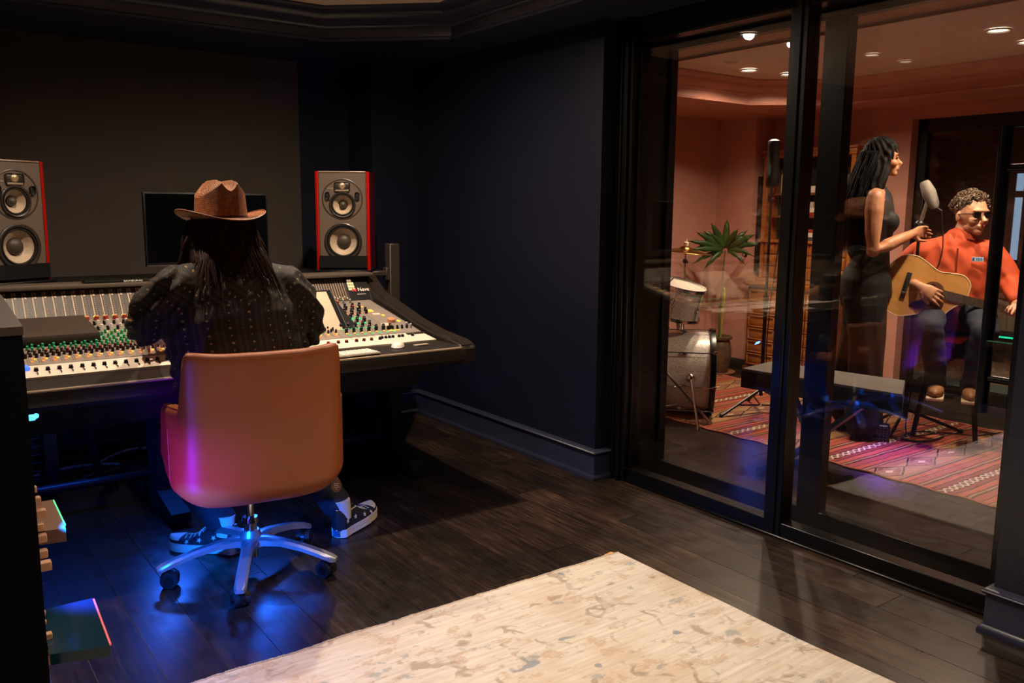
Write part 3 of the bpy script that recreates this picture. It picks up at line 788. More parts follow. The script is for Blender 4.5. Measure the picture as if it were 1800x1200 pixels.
# ---------- equipment rack at the left edge
rk = thing('equipment_rack', 'tall black equipment rack at the left edge of the photo', 'rack', (0, 0, 0))
ra = [(-.45, 1.88), (.200, 1.90), (.232, 2.62), (-.45, 2.62)]
G().prism(ra, 0.0, 1.10, 'z').build('cabinet', mat('rack_flat_black', '#050505', .85, spec=.08), rk)
G().prism([(x + (.002 if x > 0 else 0), y + (-.002 if y < 2 else 0)) for x, y in ra], 1.10, 1.117, 'z').build('top_board', mat('rack_top_brown', '#3a2c24', .6), rk)
G().prism([(.203, 1.93), (.236, 1.93), (.262, 2.60), (.232, 2.60)], .05, .12, 'z').build('plinth', mat('rack_plinth', '#4b4658', .7), rk)
sh1 = G().prism([(.21, 1.96), (.322, 1.925), (.336, 2.20), (.22, 2.20)], .375, .40, 'z').build('tray', mat('tray_gloss_teal', '#0c2b3c', .18), rk, label='glossy dark teal tray')
G().prism([(.322, 1.93), (.326, 1.93), (.339, 2.19), (.335, 2.19)], .398, .402, 'z').build('tray_edge_light', emit('edge_red', '#d05a60', .5), sh1)
sh2 = G().prism([(.23, 2.33), (.305, 2.315), (.312, 2.57), (.24, 2.57)], .515, .55, 'z').build('tray', mat('tray_brown', '#6a4a38', .5), rk, label='brown tray with a green lit edge')
G().prism([(.3055, 2.34), (.3085, 2.34), (.314, 2.56), (.311, 2.56)], .548, .552, 'z').build('tray_edge_light', emit('edge_green', '#50e090', 1.2), sh2)
for (y, z, r, h) in [(2.32, .662, .008, .03), (2.31, .635, .010, .036), (2.30, .605, .010, .045), (2.28, .578, .009, .036), (2.27, .552, .010, .040), (2.25, .52, .010, .038), (2.22, .50, .011, .042),
                  (2.06, .452, .006, .012), (2.06, .43, .006, .012), (2.04, .405, .008, .02), (2.02, .365, .013, .026)]:
    xs = .200 + (y - 1.90) / .72 * .032
    G().rbox(xs - .002, xs + h, y - r, y + r, z - r, z + r, .002, 1).build('knob', mat('rack_knob_tan', '#b98a64', .5), rk)
g = G().rbox(.236, .266, 2.38, 2.41, .82, .83, .003, 1).sph((.268, 2.395, .828), .0065, 10, 8)
g.build('status_light', emit('led_blue', '#2f9bff', 6), rk)
G().rbox(.236, .262, 2.38, 2.41, .945, .957, .003, 1).build('status_light', emit('led_blue2', '#3a62ff', 2), rk)
G().prism([(.20, 1.95), (.262, 2.5), (.268, 2.72), (.20, 2.72)], .80, .812, 'z').build('shelf', mat('rack_shelf', '#2a1c2c', .4), rk)
rebase(rk, (-.1, 2.2, 0))

# ---------- cables
M_CAB = mat('cable_black', '#0f0f11', .45); M_CABW = mat('cable_white', '#c9ced6', .4)
def spline(pts, n=8):
    P = [Vector(p) for p in pts]; P = [P[0] * 2 - P[1]] + P + [P[-1] * 2 - P[-2]]; out = []
    for i in range(1, len(P) - 2):
        for k in range(n):
            t = k / n; a, b, c, d = P[i - 1:i + 3]
            out.append(0.5 * ((2 * b) + (c - a) * t + (2 * a - 5 * b + 4 * c - d) * t * t + (3 * b - a - 3 * c + d) * t ** 3))
    out.append(P[-2]); return out
def cable(pts, r, m, label, grp=None, n=8):
    o = G().tube(spline(pts, n), r, 7).build('cable', m)
    return tag(o, label, 'cable', grp)
LB = 'thin black cable sagging in a swag at the far left under the mixing desk'; GB = 'black cables hanging in a swag at the left of the desk'
LC = 'thin black cable in the bundle dropping straight to the floor under the mixing desk'; GC = 'bundled black cables dropping under the desk'
LD = 'thin black cable in a loose loop left of the chair, under the mixing desk'; GD = 'looped black cables under the desk'
LE = 'black cable lying on the floor along the back wall under the desk'; GE = 'black cables on the floor by the back wall'
cr = random.Random(11)
for k in range(9):   # bundle dropping from the desk and bending away
    a = cr.uniform(-.02, .02)
    e = [(cr.uniform(.55, 1.15), cr.uniform(4.45, 4.95), .006) for _ in range(3)]
    cable([(.66 + a + k * .01, 4.30, .56), (.70 + a, 4.33, .42), (.71 + a * .6, 4.34, .24), (.74 + a, 4.36, .08), (.80 + a, 4.42, .008), *e], .0045, M_CAB, LC, GC)
for k in range(8):   # swags to the left
    z = .50 - .03 * k
    cable([(.66, 4.32, .56), (.60, 4.36, z - .05), (.50, 4.40, z - .13 - .01 * k), (.38, 4.42, z - .15), (.2, 4.44, z - .10)], .0042, M_CAB, LB, GB)
cable([(.72, 4.3, .56), (.80, 4.35, .46), (.93, 4.40, .36), (1.0, 4.44, .22), (.92, 4.46, .17), (.84, 4.45, .24), (.82, 4.42, .34), (.90, 4.4, .42), (1.02, 4.4, .30), (1.1, 4.45, .18)], .0045, M_CAB, LD, GD)
cable([(1.0, 4.3, .56), (.985, 4.35, .4), (.97, 4.4, .25), (.93, 4.5, .1), (.85, 4.6, .006), (.7, 4.7, .006)], .0045, M_CAB, LD, GD)
cable([(1.10, 4.3, .45), (1.02, 4.4, .28), (.95, 4.5, .14), (.9, 4.55, .006), (.8, 4.5, .006), (.6, 4.6, .006), (.4, 4.7, .006)], .0045, M_CAB, LD, GD)
cable([(.3, 4.7, .006), (.5, 4.86, .006), (.75, 4.98, .01), (.95, 4.92, .006), (1.3, 5.0, .006)], .006, M_CAB, LE, GE)
cable([(.3, 4.9, .006), (.5, 5.02, .006), (.7, 5.02, .012), (1.0, 5.02, .006), (1.3, 4.9, .006)], .006, M_CAB, LE, GE)
cable([(1.52, 4.3, .56), (1.53, 4.5, .35), (1.56, 4.7, .2), (1.55, 4.8, .006), (1.3, 4.9, .006)], .004, M_CAB, 'thin black cable hanging in front of the baseboard right of the chair')
cable([(.46, 4.74, .006), (.58, 4.80, .006), (.70, 4.82, .006), (.79, 4.80, .008), (.90, 4.74, .006)], .0065, M_CABW, 'white cable running straight along the floor under the desk')
cable([(.79, 4.78, .008), (.88, 4.90, .008), (1.0, 5.0, .006), (1.10, 4.98, .006), (1.16, 4.90, .006)], .0065, M_CABW, 'white cable curving up in an arc under the desk')
cable([(.67, 4.40, .006), (.655, 4.5, .006), (.72, 4.60, .006), (.80, 4.66, .006)], .005, mat('cable_blue', '#42608f', .4), 'short bluish cable curled on the floor under the desk')

# ---------- pale rug
def rug_pale():
    k = NT('faded_oriental_rug'); o = k.obj()
    base = k.ramp(k.noise(k.scale(o, (1, 14, 1)), 5, 5, .6), [(.3, s2l('#c2bab0')), (.7, s2l('#dfd8ce'))])
    w1_ = k.noise(o, 3.2, 4, .6)
    c = k.mix(k.math('MULTIPLY', k.ramp(w1_, [(.50, (0, 0, 0, 1)), (.66, (1, 1, 1, 1))]), .45), base, s2l('#c4aa8e'))
    n2 = k.noise(k.scale(o, (1.0, 1.5, 1)), 9, 6, .7)
    c = k.mix(k.math('MULTIPLY', k.ramp(n2, [(.56, (0, 0, 0, 1)), (.60, (1, 1, 1, 1)), (.63, (1, 1, 1, 1)), (.66, (.3, .3, .3, 1))]), .5), c, s2l('#b29376'))
    n3 = k.noise(k.scale(o, (1.1, 1.6, 1)), 6.3, 6, .72)
    c = k.mix(k.math('MULTIPLY', k.ramp(n3, [(.60, (0, 0, 0, 1)), (.64, (1, 1, 1, 1))]), .62), c, s2l('#8c9597'))
    vo = k.n('ShaderNodeTexVoronoi', feature='DISTANCE_TO_EDGE'); vo.inputs['Scale'].default_value = 3.3
    wv = k.n('ShaderNodeVectorMath', operation='ADD'); nn = k.n('ShaderNodeTexNoise'); nn.inputs['Scale'].default_value = 7; k.l(o, nn.inputs['Vector'])
    sc = k.n('ShaderNodeVectorMath', operation='SCALE'); sc.inputs['Scale'].default_value = .35; k.l(nn.outputs['Color'], sc.inputs[0]); k.l(o, wv.inputs[0]); k.l(sc.outputs[0], wv.inputs[1]); k.l(wv.outputs[0], vo.inputs['Vector'])
    line = k.math('MULTIPLY', k.ramp(vo.outputs['Distance'], [(.0, (1, 1, 1, 1)), (.03, (1, 1, 1, 1)), (.05, (0, 0, 0, 1))]), k.ramp(k.noise(o, 14, 3), [(.5, (0, 0, 0, 1)), (.62, (.6, .6, .6, 1))]))
    c = k.mix(line, c, s2l('#8f7b66'))
    v2 = k.n('ShaderNodeTexVoronoi'); v2.inputs['Scale'].default_value = 6.5; k.l(wv.outputs[0], v2.inputs['Vector'])
    dot = k.math('MULTIPLY', k.ramp(v2.outputs['Distance'], [(.0, (1, 1, 1, 1)), (.14, (1, 1, 1, 1)), (.2, (0, 0, 0, 1))]), k.ramp(k.noise(o, 3, 2), [(.52, (0, 0, 0, 1)), (.56, (.75, .75, .75, 1))]))
    c = k.mix(dot, c, s2l('#7b8794'))
    k.base(c); k.b.inputs['Roughness'].default_value = .95
    k.bump(k.noise(k.scale(o, (300, 900, 1)), 1, 2), .25, .002)
    return k.m
rg = thing('pale_area_rug', 'faded cream oriental rug with blue and rust motifs in the foreground', 'rug')
RX0, RX1, RY1 = -.2, 2.245, 2.358
rug_ = G()
er = random.Random(8)
def rugfn(u, v):
    x = RX0 + (RX1 - RX0) * u; y = -.9 + (RY1 + .9) * v
    wob = .012 * noise.noise(Vector((x * 3, y * 3, 0)))
    xx = x + (wob if u > .98 else 0); yy = y + ((.012 * noise.noise(Vector((x * 5, 0, 3))) + .004 * noise.noise(Vector((x * 40, 0, 3)))) if v > .99 else 0)
    return (xx, yy, .010 + .0025 * noise.noise(Vector((x * 2, y * 2, 5))))
rug_.grid(rugfn, 150, 90)
rug_.build('pile', rug_pale(), rg)
g = G()
for i in range(420):
    x = RX0 + (RX1 - RX0) * i / 419
    y = RY1 + .012 * noise.noise(Vector((x * 5, 0, 3))) + .004 * noise.noise(Vector((x * 40, 0, 3)))
    g.tube([(x, y - .006, .0115), (x + er.uniform(-.003, .003), y + .004, .007), (x + er.uniform(-.005, .005), y + er.uniform(.007, .013), .002)], [.0028, .0025, .001], 4)
g.box(RX0, RX1 - .003, -.9, RY1 - .006, .0005, .005)
g.build('fringe', mat('rug_wool_edge', '#d8cab2', .95), rg, kind='stuff')
G().rbox(-.022, .022, -.004, .012, .0, .004, .001, 1, Matrix.Translation((RX1 - .03, RY1 + .008, .002)) @ Matrix.Rotation(.2, 4, 'Z')).build('corner_tab', mat('tab_orange', '#e09a4e', .7), rg, label='orange tab at the corner')
rebase(rg, (1.0, 1.2, 0))
# ================================================================ PEOPLE HELPERS
def blob(name, g, voxel, m, parent=None, smooth=6, folds=None, label=None, keep=None):
    """union of overlapping closed shapes -> one continuous skin, smoothed, with optional folds"""
    me = g.mesh(name); o = bpy.data.objects.new(name, me); COL.objects.link(o)
    md = o.modifiers.new('r', 'REMESH'); md.mode = 'VOXEL'; md.voxel_size = voxel; md.use_smooth_shade = True
    if smooth:
        ms_ = o.modifiers.new('s', 'SMOOTH'); ms_.iterations = smooth; ms_.factor = 0.5
    dg = bpy.context.evaluated_depsgraph_get(); dg.update()
    me2 = bpy.data.meshes.new_from_object(o.evaluated_get(dg))
    bpy.data.objects.remove(o, do_unlink=True)
    if folds:
        nn = [v.normal.copy() for v in me2.vertices]
        for v, n in zip(me2.vertices, nn): v.co = v.co + n * folds(v.co, n)
    if keep:
        bm = bmesh.new(); bm.from_mesh(me2)
        bmesh.ops.delete(bm, geom=[f for f in bm.faces if not keep(f.calc_center_median())], context='FACES')
        bm.to_mesh(me2); bm.free()
    for p in me2.polygons: p.use_smooth = True
    me2.name = name; me2.materials.clear(); me2.materials.append(m)
    o = bpy.data.objects.new(name, me2); COL.objects.link(o)
    if parent is not None: o.parent = parent
    if label: o['label'] = label
    return o
def limb(g, pts, rs, seg=14, ref=None):
    g.tube(pts, rs, seg, ref=ref)
    for p, r in zip(pts, rs):
        r = r if isinstance(r, (tuple, list)) else (r, r)
        g.sph(p, min(r) * .98, 12, 8)
    return g
def hand(g, W, fd, pn, side=1, s=1.0, curl=(.35, .45, .4), spread=.10, thumb=.5):
    W = Vector(W); fd = Vector(fd).normalized(); pn = Vector(pn); pn = (pn - fd * pn.dot(fd)).normalized()
    lat = fd.cross(pn) * side
    g.tube([W - fd * .02 * s, W + fd * .015 * s, W + fd * .05 * s, W + fd * .088 * s], [(.026 * s, .019 * s), (.030 * s, .017 * s), (.041 * s, .014 * s), (.040 * s, .012 * s)], 14, ref=lat)
    for i, (off, L) in enumerate(((.030, .074), (.0105, .083), (-.010, .078), (-.029, .060))):
        b = W + fd * (.084 - .004 * abs(i - 1)) * s + lat * off * s
        d = (fd + lat * spread * (1.2 - i * .8)).normalized(); p = b - d * .02 * s; pts = [p, b]
        ang = 0
        for j, fr in enumerate((.45, .30, .25)):
            ang += curl[j] + .06 * i
            dd = d * cos(ang) + pn * sin(ang); pts.append(pts[-1] + dd * L * fr * s)
        g.tube(pts, [.0095 * s, .0098 * s, .0088 * s, .0078 * s, .0062 * s], 8); g.sph(pts[-1], .0062 * s, 8, 6)
    b = W + fd * .022 * s + lat * .024 * s
    d1 = (fd * .7 + lat * .75 + pn * thumb * .5).normalized(); d2 = (fd * .95 + lat * .2 + pn * thumb).normalized()
    pts = [b, b + d1 * .034 * s, b + d1 * .034 * s + d2 * .032 * s, b + d1 * .034 * s + d2 * .032 * s + (d2 + pn * .3).normalized() * .024 * s]
    g.tube(pts, [.014 * s, .0115 * s, .0102 * s, .0075 * s], 8); g.sph(pts[-1], .0075 * s, 8, 6)
    return g
def skin_mat(name, color):
    k = NT(name); o = k.obj()
    c = s2l(color); lo = (c[0] * .86, c[1] * .78, c[2] * .74, 1)
    k.base(k.ramp(k.noise(o, 22, 4), [(.35, lo), (.65, c)])); k.b.inputs['Roughness'].default_value = .5
    k.b.inputs['Subsurface Weight'].default_value = .08; k.b.inputs['Subsurface Radius'].default_value = (.01, .004, .002)
    k.bump(k.noise(o, 260, 2), .12, .001); return k.m
M_SKIN = skin_mat('skin_light', '#cf9a78'); M_SKIN2 = skin_mat('skin_warm', '#c48a66')

# ================================================================ OFFICE CHAIR
M_LEA = mat('cognac_leather', '#985124', 0.46, bump=.12, bscale=420, var=.05)
M_LEAP = mat('cognac_leather_piping', '#96501f', 0.4)
ch = thing('office_chair', 'cognac leather office chair on a polished five-star base under the man in the hat', 'office chair', (1.01, 3.03, 0), radians(-7))
HB, RC, SL_, TH = .295, .105, .21, .046
def upath(s):      # s in -1..1 -> plan point, outward normal
    sg = 1 if s >= 0 else -1; L1 = HB - RC; L2 = RC * pi / 2; L3 = SL_; d = abs(s) * (L1 + L2 + L3)
    if d < L1: p, n = (d, -.30), (0, -1)
    elif d < L1 + L2:
        a = (d - L1) / RC; p, n = (HB - RC + RC * sin(a), -.30 + RC - RC * cos(a)), (sin(a), -cos(a))
    else: p, n = (HB, -.30 + RC + (d - L1 - L2)), (1, 0)
    return Vector((p[0] * sg, p[1])), Vector((n[0] * sg, n[1]))
def sst(a, b, x): t = max(0, min(1, (x - a) / (b - a))); return t * t * (3 - 2 * t)
def ztop(s):
    a = abs(s)
    return .885 - .175 * sst(.455, .50, a) - .02 * sst(.60, .80, a) - .16 * sst(.84, 1.0, a) + .010 * sst(.2, .44, a) * (1 - sst(.455, .48, a)) - .004 * (1 - min(1, a / .4))
def zbot(s): return .350 + .045 * sst(.15, .75, abs(s)) + .04 * sst(.75, 1, abs(s))
def shell(side):
    def fn(u, v):
        s = u * 2 - 1; p, n = upath(s)
        zt, zb = ztop(s), zbot(s); z = zb + (zt - zb) * v
        h = z - zb
        inset = .042 * max(0, 1 - h / .075) ** 2.4
        upper = sst(.62, .80, z)
        waist = .0
        off = -inset - waist
        y_lean = -.055 * max(0, (z - .45)) / .45 * (1 - sst(.44, .55, abs(s)))
        concave = .012 * upper * (1 - (min(1, abs(s) / .5)) ** 2)
        e = 1 if side == 0 else 0
        rim = .012 * (1 - sst(0, .018, zt - z))
        if side == 0: off -= rim
        else: off -= TH - rim
        return (p.x + n.x * off, p.y + n.y * off + y_lean + concave, z)
    return fn
g = G(); NU, NV = 120, 40
fo, fi = shell(0), shell(1)
ring = []
vv = [fo(i / NU, j / NV) for i in range(NU + 1) for j in range(NV + 1)]; vi = [fi(i / NU, j / NV) for i in range(NU + 1) for j in range(NV + 1)]
f = []
for i in range(NU):
    for j in range(NV):
        a = i * (NV + 1) + j; b = (i + 1) * (NV + 1) + j
        f.append((a, b, b + 1, a + 1)); o_ = len(vv); f.append((o_ + a, o_ + a + 1, o_ + b + 1, o_ + b))
    a = i * (NV + 1) + NV; b = (i + 1) * (NV + 1) + NV; f.append((a, b, o_ + b, o_ + a))
    a = i * (NV + 1); b = (i + 1) * (NV + 1); f.append((b, a, o_ + a, o_ + b))
for j in range(NV):
    a = j; f.append((a, a + 1, o_ + a + 1, o_ + a)); a = NU * (NV + 1) + j; f.append((a + 1, a, o_ + a, o_ + a + 1))
g.add(vv + vi, f, True)
g.build('shell', M_LEA, ch, auto=False)
pip = [fo(i / 160, .985) for i in range(161)]
G().tube([(Vector(p) + Vector((0, -.001 if abs(i - 80) < 50 else 0, 0))) for i, p in enumerate(pip)], .0032, 6).build('top_piping', M_LEAP, ch)
for s_ in (-1, 1):
    ss = .5 + s_ * .305
    G().tube([Vector(fo(ss, v / 20)) for v in range(1, 16)], .0016, 5).build('seam', M_LEAP, ch)
g = G()
def und(u, v):
    p = Vector(fo(u, 0.0)); c = Vector((0, -.02, .345)); q = p.lerp(c, v); q.z = p.z * (1 - v) + .345 * v - .0; return q
g.grid(und, 60, 6)
g.build('underside', M_LEA, ch)
G().rbox(-.245, .245, -.25, .22, .40, .485, .04, 4).build('seat_cushion', M_LEA, ch)
G().cyl((0, 0, .06), (0, 0, .20), .024, seg=20).cyl((0, 0, .195), (0, 0, .215), .031, .027, seg=20).cyl((0, 0, .21), (0, 0, .35), .0155, seg=18).build('gas_column', M_CHROME, ch)
G().rbox(-.08, .08, -.12, .10, .325, .36, .01, 2).build('tilt_mechanism', M_BLK, ch)
hub = G().lathe([(.030, .095), (.044, .10), (.046, .125), (.034, .155), (.030, .165), (.026, .165)], 24)
for k in range(5):
    a = radians(172 + 7 + 72 * k); d = Vector((cos(a), sin(a), 0)); sd_ = Vector((-sin(a), cos(a), 0))
    secs = [(.02, .036, .14, .105), (.06, .028, .142, .112), (.12, .021, .136, .112), (.20, .0205, .120, .098), (.27, .021, .100, .078), (.315, .021, .084, .062), (.332, .014, .076, .062)]
    V, F = [], []
    for (r, hw, zt, zb) in secs:
        c = d * r
        for (lx, z) in ((-hw, zb), (-hw, zt - .008), (-hw * .6, zt), (hw * .6, zt), (hw, zt - .008), (hw, zb)): V.append(c + sd_ * lx + Vector((0, 0, z)))
    for i in range(len(secs) - 1):
        for q in range(6): F.append((i * 6 + q, i * 6 + (q + 1) % 6, (i + 1) * 6 + (q + 1) % 6, (i + 1) * 6 + q))
    F.append(tuple(range(6))[::-1]); F.append(tuple(range(len(V) - 6, len(V))))
    hub2 = G().add(V, F, True); hub2.build('base_leg', M_ALU, ch)
    ct = d * .300; ya = a + pi / 2 + (.5 if k % 2 else -.3)
    ax = Vector((cos(ya), sin(ya), 0)); tr = Vector((-sin(ya), cos(ya), 0)) * .012
    cc = ct + tr + Vector((0, 0, .0305))
    w_ = G().cyl(cc - ax * .026, cc - ax * .008, .030, seg=22).cyl(cc + ax * .008, cc + ax * .026, .030, seg=22).build('caster', M_DKRUB, ch)
    G().cyl(ct + Vector((0, 0, .045)), ct + Vector((0, 0, .075)), .008, seg=10).cyl(cc - ax * .03, cc + ax * .03, .016, seg=16).cyl(cc - ax * .007, cc + ax * .007, .033, seg=16).build('caster_hub', M_BLK, w_)
hub.build('base_hub', M_ALU, ch)

# ================================================================ SNEAKER
M_RUBW = mat('sneaker_white_rubber', '#e9dcc6', .5); M_SUE = mat('sneaker_black_suede', '#16161a', .7, bump=.15, bscale=500)
def sneaker(parent, heel, toe, pitch=0.0):
    heel = Vector(heel); d = (Vector(toe) - heel); L = .295; rz = atan2(d.y, d.x) - pi / 2
    T_ = Matrix.Translation(heel) @ Matrix.Rotation(rz, 4, 'Z') @ Matrix.Rotation(pitch, 4, 'X')
    def hw(t): return (.034 + .016 * sst(.15, .65, t)) * (1 - max(0, (t - .72) / .28) ** 2.4) ** .5 * min(1, (t / .06) ** .5 if t < .06 else 1)
    def cx(t): return .006 * sin(t * pi)
    pts = [(cx(t) + hw(t) * 1.06, t * L) for t in [i / 30 for i in range(31)]] + [(cx(t) - hw(t) * 1.06, t * L) for t in [1 - i / 30 for i in range(31)]]
    g = G(); n = len(pts)
    for z0, z1, e in ((0, .015, 1.0), (.015, .018, .97), (.018, .034, 1.01)):
        g.prism([(x * e, y) for x, y in pts], z0, z1, 'z', T_, True)
    sole = g.build('sneaker_sole', M_RUBW, parent)
    def H(t): return .040 + .065 * (1 - sst(.25, .72, t)) + .018 * (1 - sst(.0, .12, t)) * 0 + .012
    def up(u, v):
        t = .005 + .985 * u; a = v * pi; w = hw(t) * 1.0; h = H(t)
        cxp = -cos(a); s = 1 if cxp > 0 else -1
        x = s * abs(cxp) ** .75 * w * (1 - .28 * max(0, sin(a)) * (h / .11)); z = .03 + (h - .03) * sin(a) ** .62
        return T_ @ Vector((cx(t) + x, t * L, z))
    gu = G().grid(up, 36, 18); gu.add([up(0, j / 18) for j in range(19)], [tuple(range(19))]); gu.build('sneaker_upper', M_SUE, parent)
    def tc(u, v):
        t = .80 + .19 * u; q = up((t - .005) / .985, .12 + .76 * v); return Vector(q) + Vector((0, 0, .0022))
    G().grid(tc, 8, 12).build('toe_cap', M_RUBW, sole)
    st = G()
    def star(u, v, r=.0115, rot=0.0):
        c = Vector(up(u, v)); du = (Vector(up(u + .01, v)) - c).normalized(); dv = (Vector(up(u, v + .01)) - c).normalized(); n_ = du.cross(dv).normalized()
        if n_.dot(c - (T_ @ Vector((0, u * L, .03)))) < 0: n_ = -n_
        m = frame(c + n_ * .0022, du, n_)
        st.prism([(r * (1 if q % 2 == 0 else .42) * cos(pi / 2 + q * pi / 5 + rot), r * (1 if q % 2 == 0 else .42) * sin(pi / 2 + q * pi / 5 + rot)) for q in range(10)], 0, .0009, 'z', m)
    for v in (.075, .925):
        q_ = .035 if v < .5 else -.035
        star(.30, v); star(.50, v + q_ * .3); star(.68, v + q_); star(.12, v)
    st.build('star_motif', mat('sneaker_star_cream', '#e6d6bb', .6), sole)
    lc = G()
    for q in range(5):
        t = .48 + q * .065
        a = Vector(up(t, .33)); b = Vector(up(t + .025, .5)) + Vector((0, 0, .004)); c = Vector(up(t, .67))
        lc.tube([a, b, c], .0024, 6)
    lc.tube([Vector(up(.46, .36)), Vector(up(.44, .5)) + Vector((0, 0, .01)), Vector(up(.50, .30)) + Vector((0, 0, .012)), Vector(up(.52, .22))], .0022, 6)
    lc.build('shoelace', mat('lace_cream', '#e2d4bd', .8), sole)
    cl = G()
    cl.tube([up(.02, .5), up(.10, .26), up(.26, .24), up(.40, .33)], .003, 6).tube([up(.02, .5), up(.10, .74), up(.26, .76), up(.40, .67)], .003, 6)
    cl.build('collar_piping', M_RUBW, sole)
    G().rbox(-.016, .016, -.003, .001, .006, .032, .001, 1, T_).build('heel_label', mat('heel_blue', '#1f5f80', .4), sole)
    limbpts = [T_ @ Vector((0, .055, .07)), T_ @ Vector((0, .05, .15))]
    G().tube(limbpts, [.036, .036], 16).build('sock', mat('sock_cream', '#dfd2c0', .9), sole)

# ================================================================ ENGINEER
def shirt_pattern():
    k = NT('patterned_shirt_cloth'); o = k.obj(); sp = k.n('ShaderNodeSeparateXYZ'); k.l(o, sp.inputs[0])
    X, Yc, Z = sp.outputs
    ax = k.math('ABSOLUTE', X)
    yoke = k.math('GREATER_THAN', Z, k.math('ADD', 1.035, k.math('MULTIPLY', ax, -.12)))
    sg = k.math('SIGN', k.math('ADD', X, .012))
    u0 = k.math('ADD', X, k.math('MULTIPLY', k.math('SINE', k.math('MULTIPLY', Z, 34)), .004))
    u1 = k.math('SUBTRACT', k.math('MULTIPLY', Z, .8), k.math('MULTIPLY', ax, .62))
    u = k.math('ADD', k.math('MULTIPLY', u0, k.math('SUBTRACT', 1.0, yoke)), k.math('MULTIPLY', u1, yoke))
    al = k.math('ADD', k.math('MULTIPLY', Z, k.math('SUBTRACT', 1.0, yoke)), k.math('MULTIPLY', k.math('ADD', ax, k.math('MULTIPLY', Z, .7)), yoke))
    pp = k.math('PINGPONG', u, .034)
    wob = k.math('MULTIPLY', k.math('SUBTRACT', k.noise(o, 60, 1), .5), .012)
    rowd = k.math('PINGPONG', al, .0125)
    d = k.math('SQRT', k.math('ADD', k.math('POWER', k.math('ADD', pp, wob), 2), k.math('POWER', rowd, 2)))
    dots = k.math('LESS_THAN', d, .0036)
    thin = k.math('LESS_THAN', k.math('ABSOLUTE', k.math('SUBTRACT', pp, .026)), .0008)
    thin2 = k.math('LESS_THAN', k.math('ABSOLUTE', k.math('SUBTRACT', pp, .021)), .0006)
    dash = k.math('GREATER_THAN', k.math('PINGPONG', al, .0045), .0018)
    lines = k.math('MULTIPLY', k.math('MULTIPLY', k.math('MAXIMUM', thin, thin2), dash), .42)
    br = k.math('ADD', .45, k.math('MULTIPLY', k.noise(o, 35, 2), .9))
    m = k.math('MULTIPLY', k.math('MAXIMUM', k.math('MULTIPLY', dots, .8), lines), br, clamp=True)
    k.base(k.mix(m, k.ramp(k.noise(o, 12, 3), [(.3, s2l('#1d1916')), (.7, s2l('#29221d'))]), s2l('#b58a52')))
    k.b.inputs['Roughness'].default_value = .75
    k.bump(k.noise(o, 500, 2), .2, .001)
    return k.m
eng = thing('person', 'person with long hair, straw hat and patterned dark shirt seated at the mixing desk', 'person', (.98, 3.0, 0))
ex, ey = .98, 3.0
def L_(p): return (p[0] - ex, p[1] - ey, p[2])
def LL(ps): return [L_(p) for p in ps]
# body: head, neck, torso core, arms, hands in one surface
g = G()
g.sph(L_((.967, 3.09, 1.25)), (.073, .09, .105), 20, 14)
g.sph(L_((.967, 3.165, 1.21)), (.05, .04, .05), 14, 10); g.sph(L_((.967, 3.188, 1.24)), (.014, .02, .024), 10, 8)
limb(g, LL([(.965, 3.07, 1.20), (.965, 3.04, 1.13)]), [.056, .066])
limb(g, LL([(.965, 3.02, 1.08), (.975, 3.0, .9), (1.0, 2.97, .7), (1.0, 2.96, .56)]), [(.16, .09), (.19, .11), (.18, .11), (.18, .12)], ref=(1, 0, 0))
limb(g, LL([(.79, 3.03, 1.07), (.70, 3.07, .985), (.695, 3.16, .925), (.735, 3.32, .872), (.765, 3.39, .865)]), [.05, .048, .045, .034, .026])
hand(g, L_((.768, 3.40, .864)), (.35, 1, -.25), (0, -.2, -1), side=-1, curl=(.25, .35, .35))
limb(g, LL([(1.16, 3.03, 1.07), (1.24, 3.04, .98), (1.262, 3.10, .875), (1.215, 3.28, .822), (1.195, 3.345, .807)]), [.05, .048, .046, .034, .026])
hand(g, L_((1.19, 3.355, .805)), (-.25, 1, -.12), (0, -.1, -1), side=1, curl=(.25, .35, .35))
blob('body', g, .0055, M_SKIN, eng, 4)
# shirt
def sfold(c, n):
    a = .006 * noise.noise(Vector((c.x * 9, c.y * 9, c.z * 22))) + .004 * abs(noise.noise(Vector((c.x * 20 + 7, c.y * 20, c.z * 30))))
    lo = max(0, (.78 - c.z) / .2)
    a += .007 * min(1, lo) * sin(c.z * 95 + 3 * noise.noise(c * 6) + c.x * 12)
    if abs(c.x) > .2: a += .006 * sin((c.z * .8 + abs(c.x) * .7) * 120 + 2 * noise.noise(c * 8))
    return a
g = G()
limb(g, LL([(1.0, 2.955, .52), (1.0, 2.955, .62), (.99, 2.965, .74), (.98, 2.975, .86), (.972, 2.99, .97), (.967, 3.01, 1.06), (.96, 3.035, 1.12), (.955, 3.05, 1.155)]),
     [(.225, .145), (.232, .15), (.235, .15), (.245, .148), (.25, .138), (.215, .118), (.12, .085), (.075, .07)], 24, ref=(1, 0, 0))
limb(g, LL([(.84, 3.01, 1.075), (.775, 3.01, 1.068), (.73, 3.035, 1.02), (.705, 3.07, .97), (.705, 3.12, .935)]), [.085, .087, .082, .075, .066])
limb(g, LL([(1.09, 3.01, 1.07), (1.16, 3.01, 1.055), (1.215, 3.02, 1.0), (1.25, 3.05, .93), (1.262, 3.08, .885)]), [.085, .088, .083, .078, .070])
sh = blob('shirt', g, .0075, None, eng, 8, sfold)
sh.data.materials.clear(); sh.data.materials.append(shirt_pattern())
for p in sh.data.polygons: p.use_smooth = True
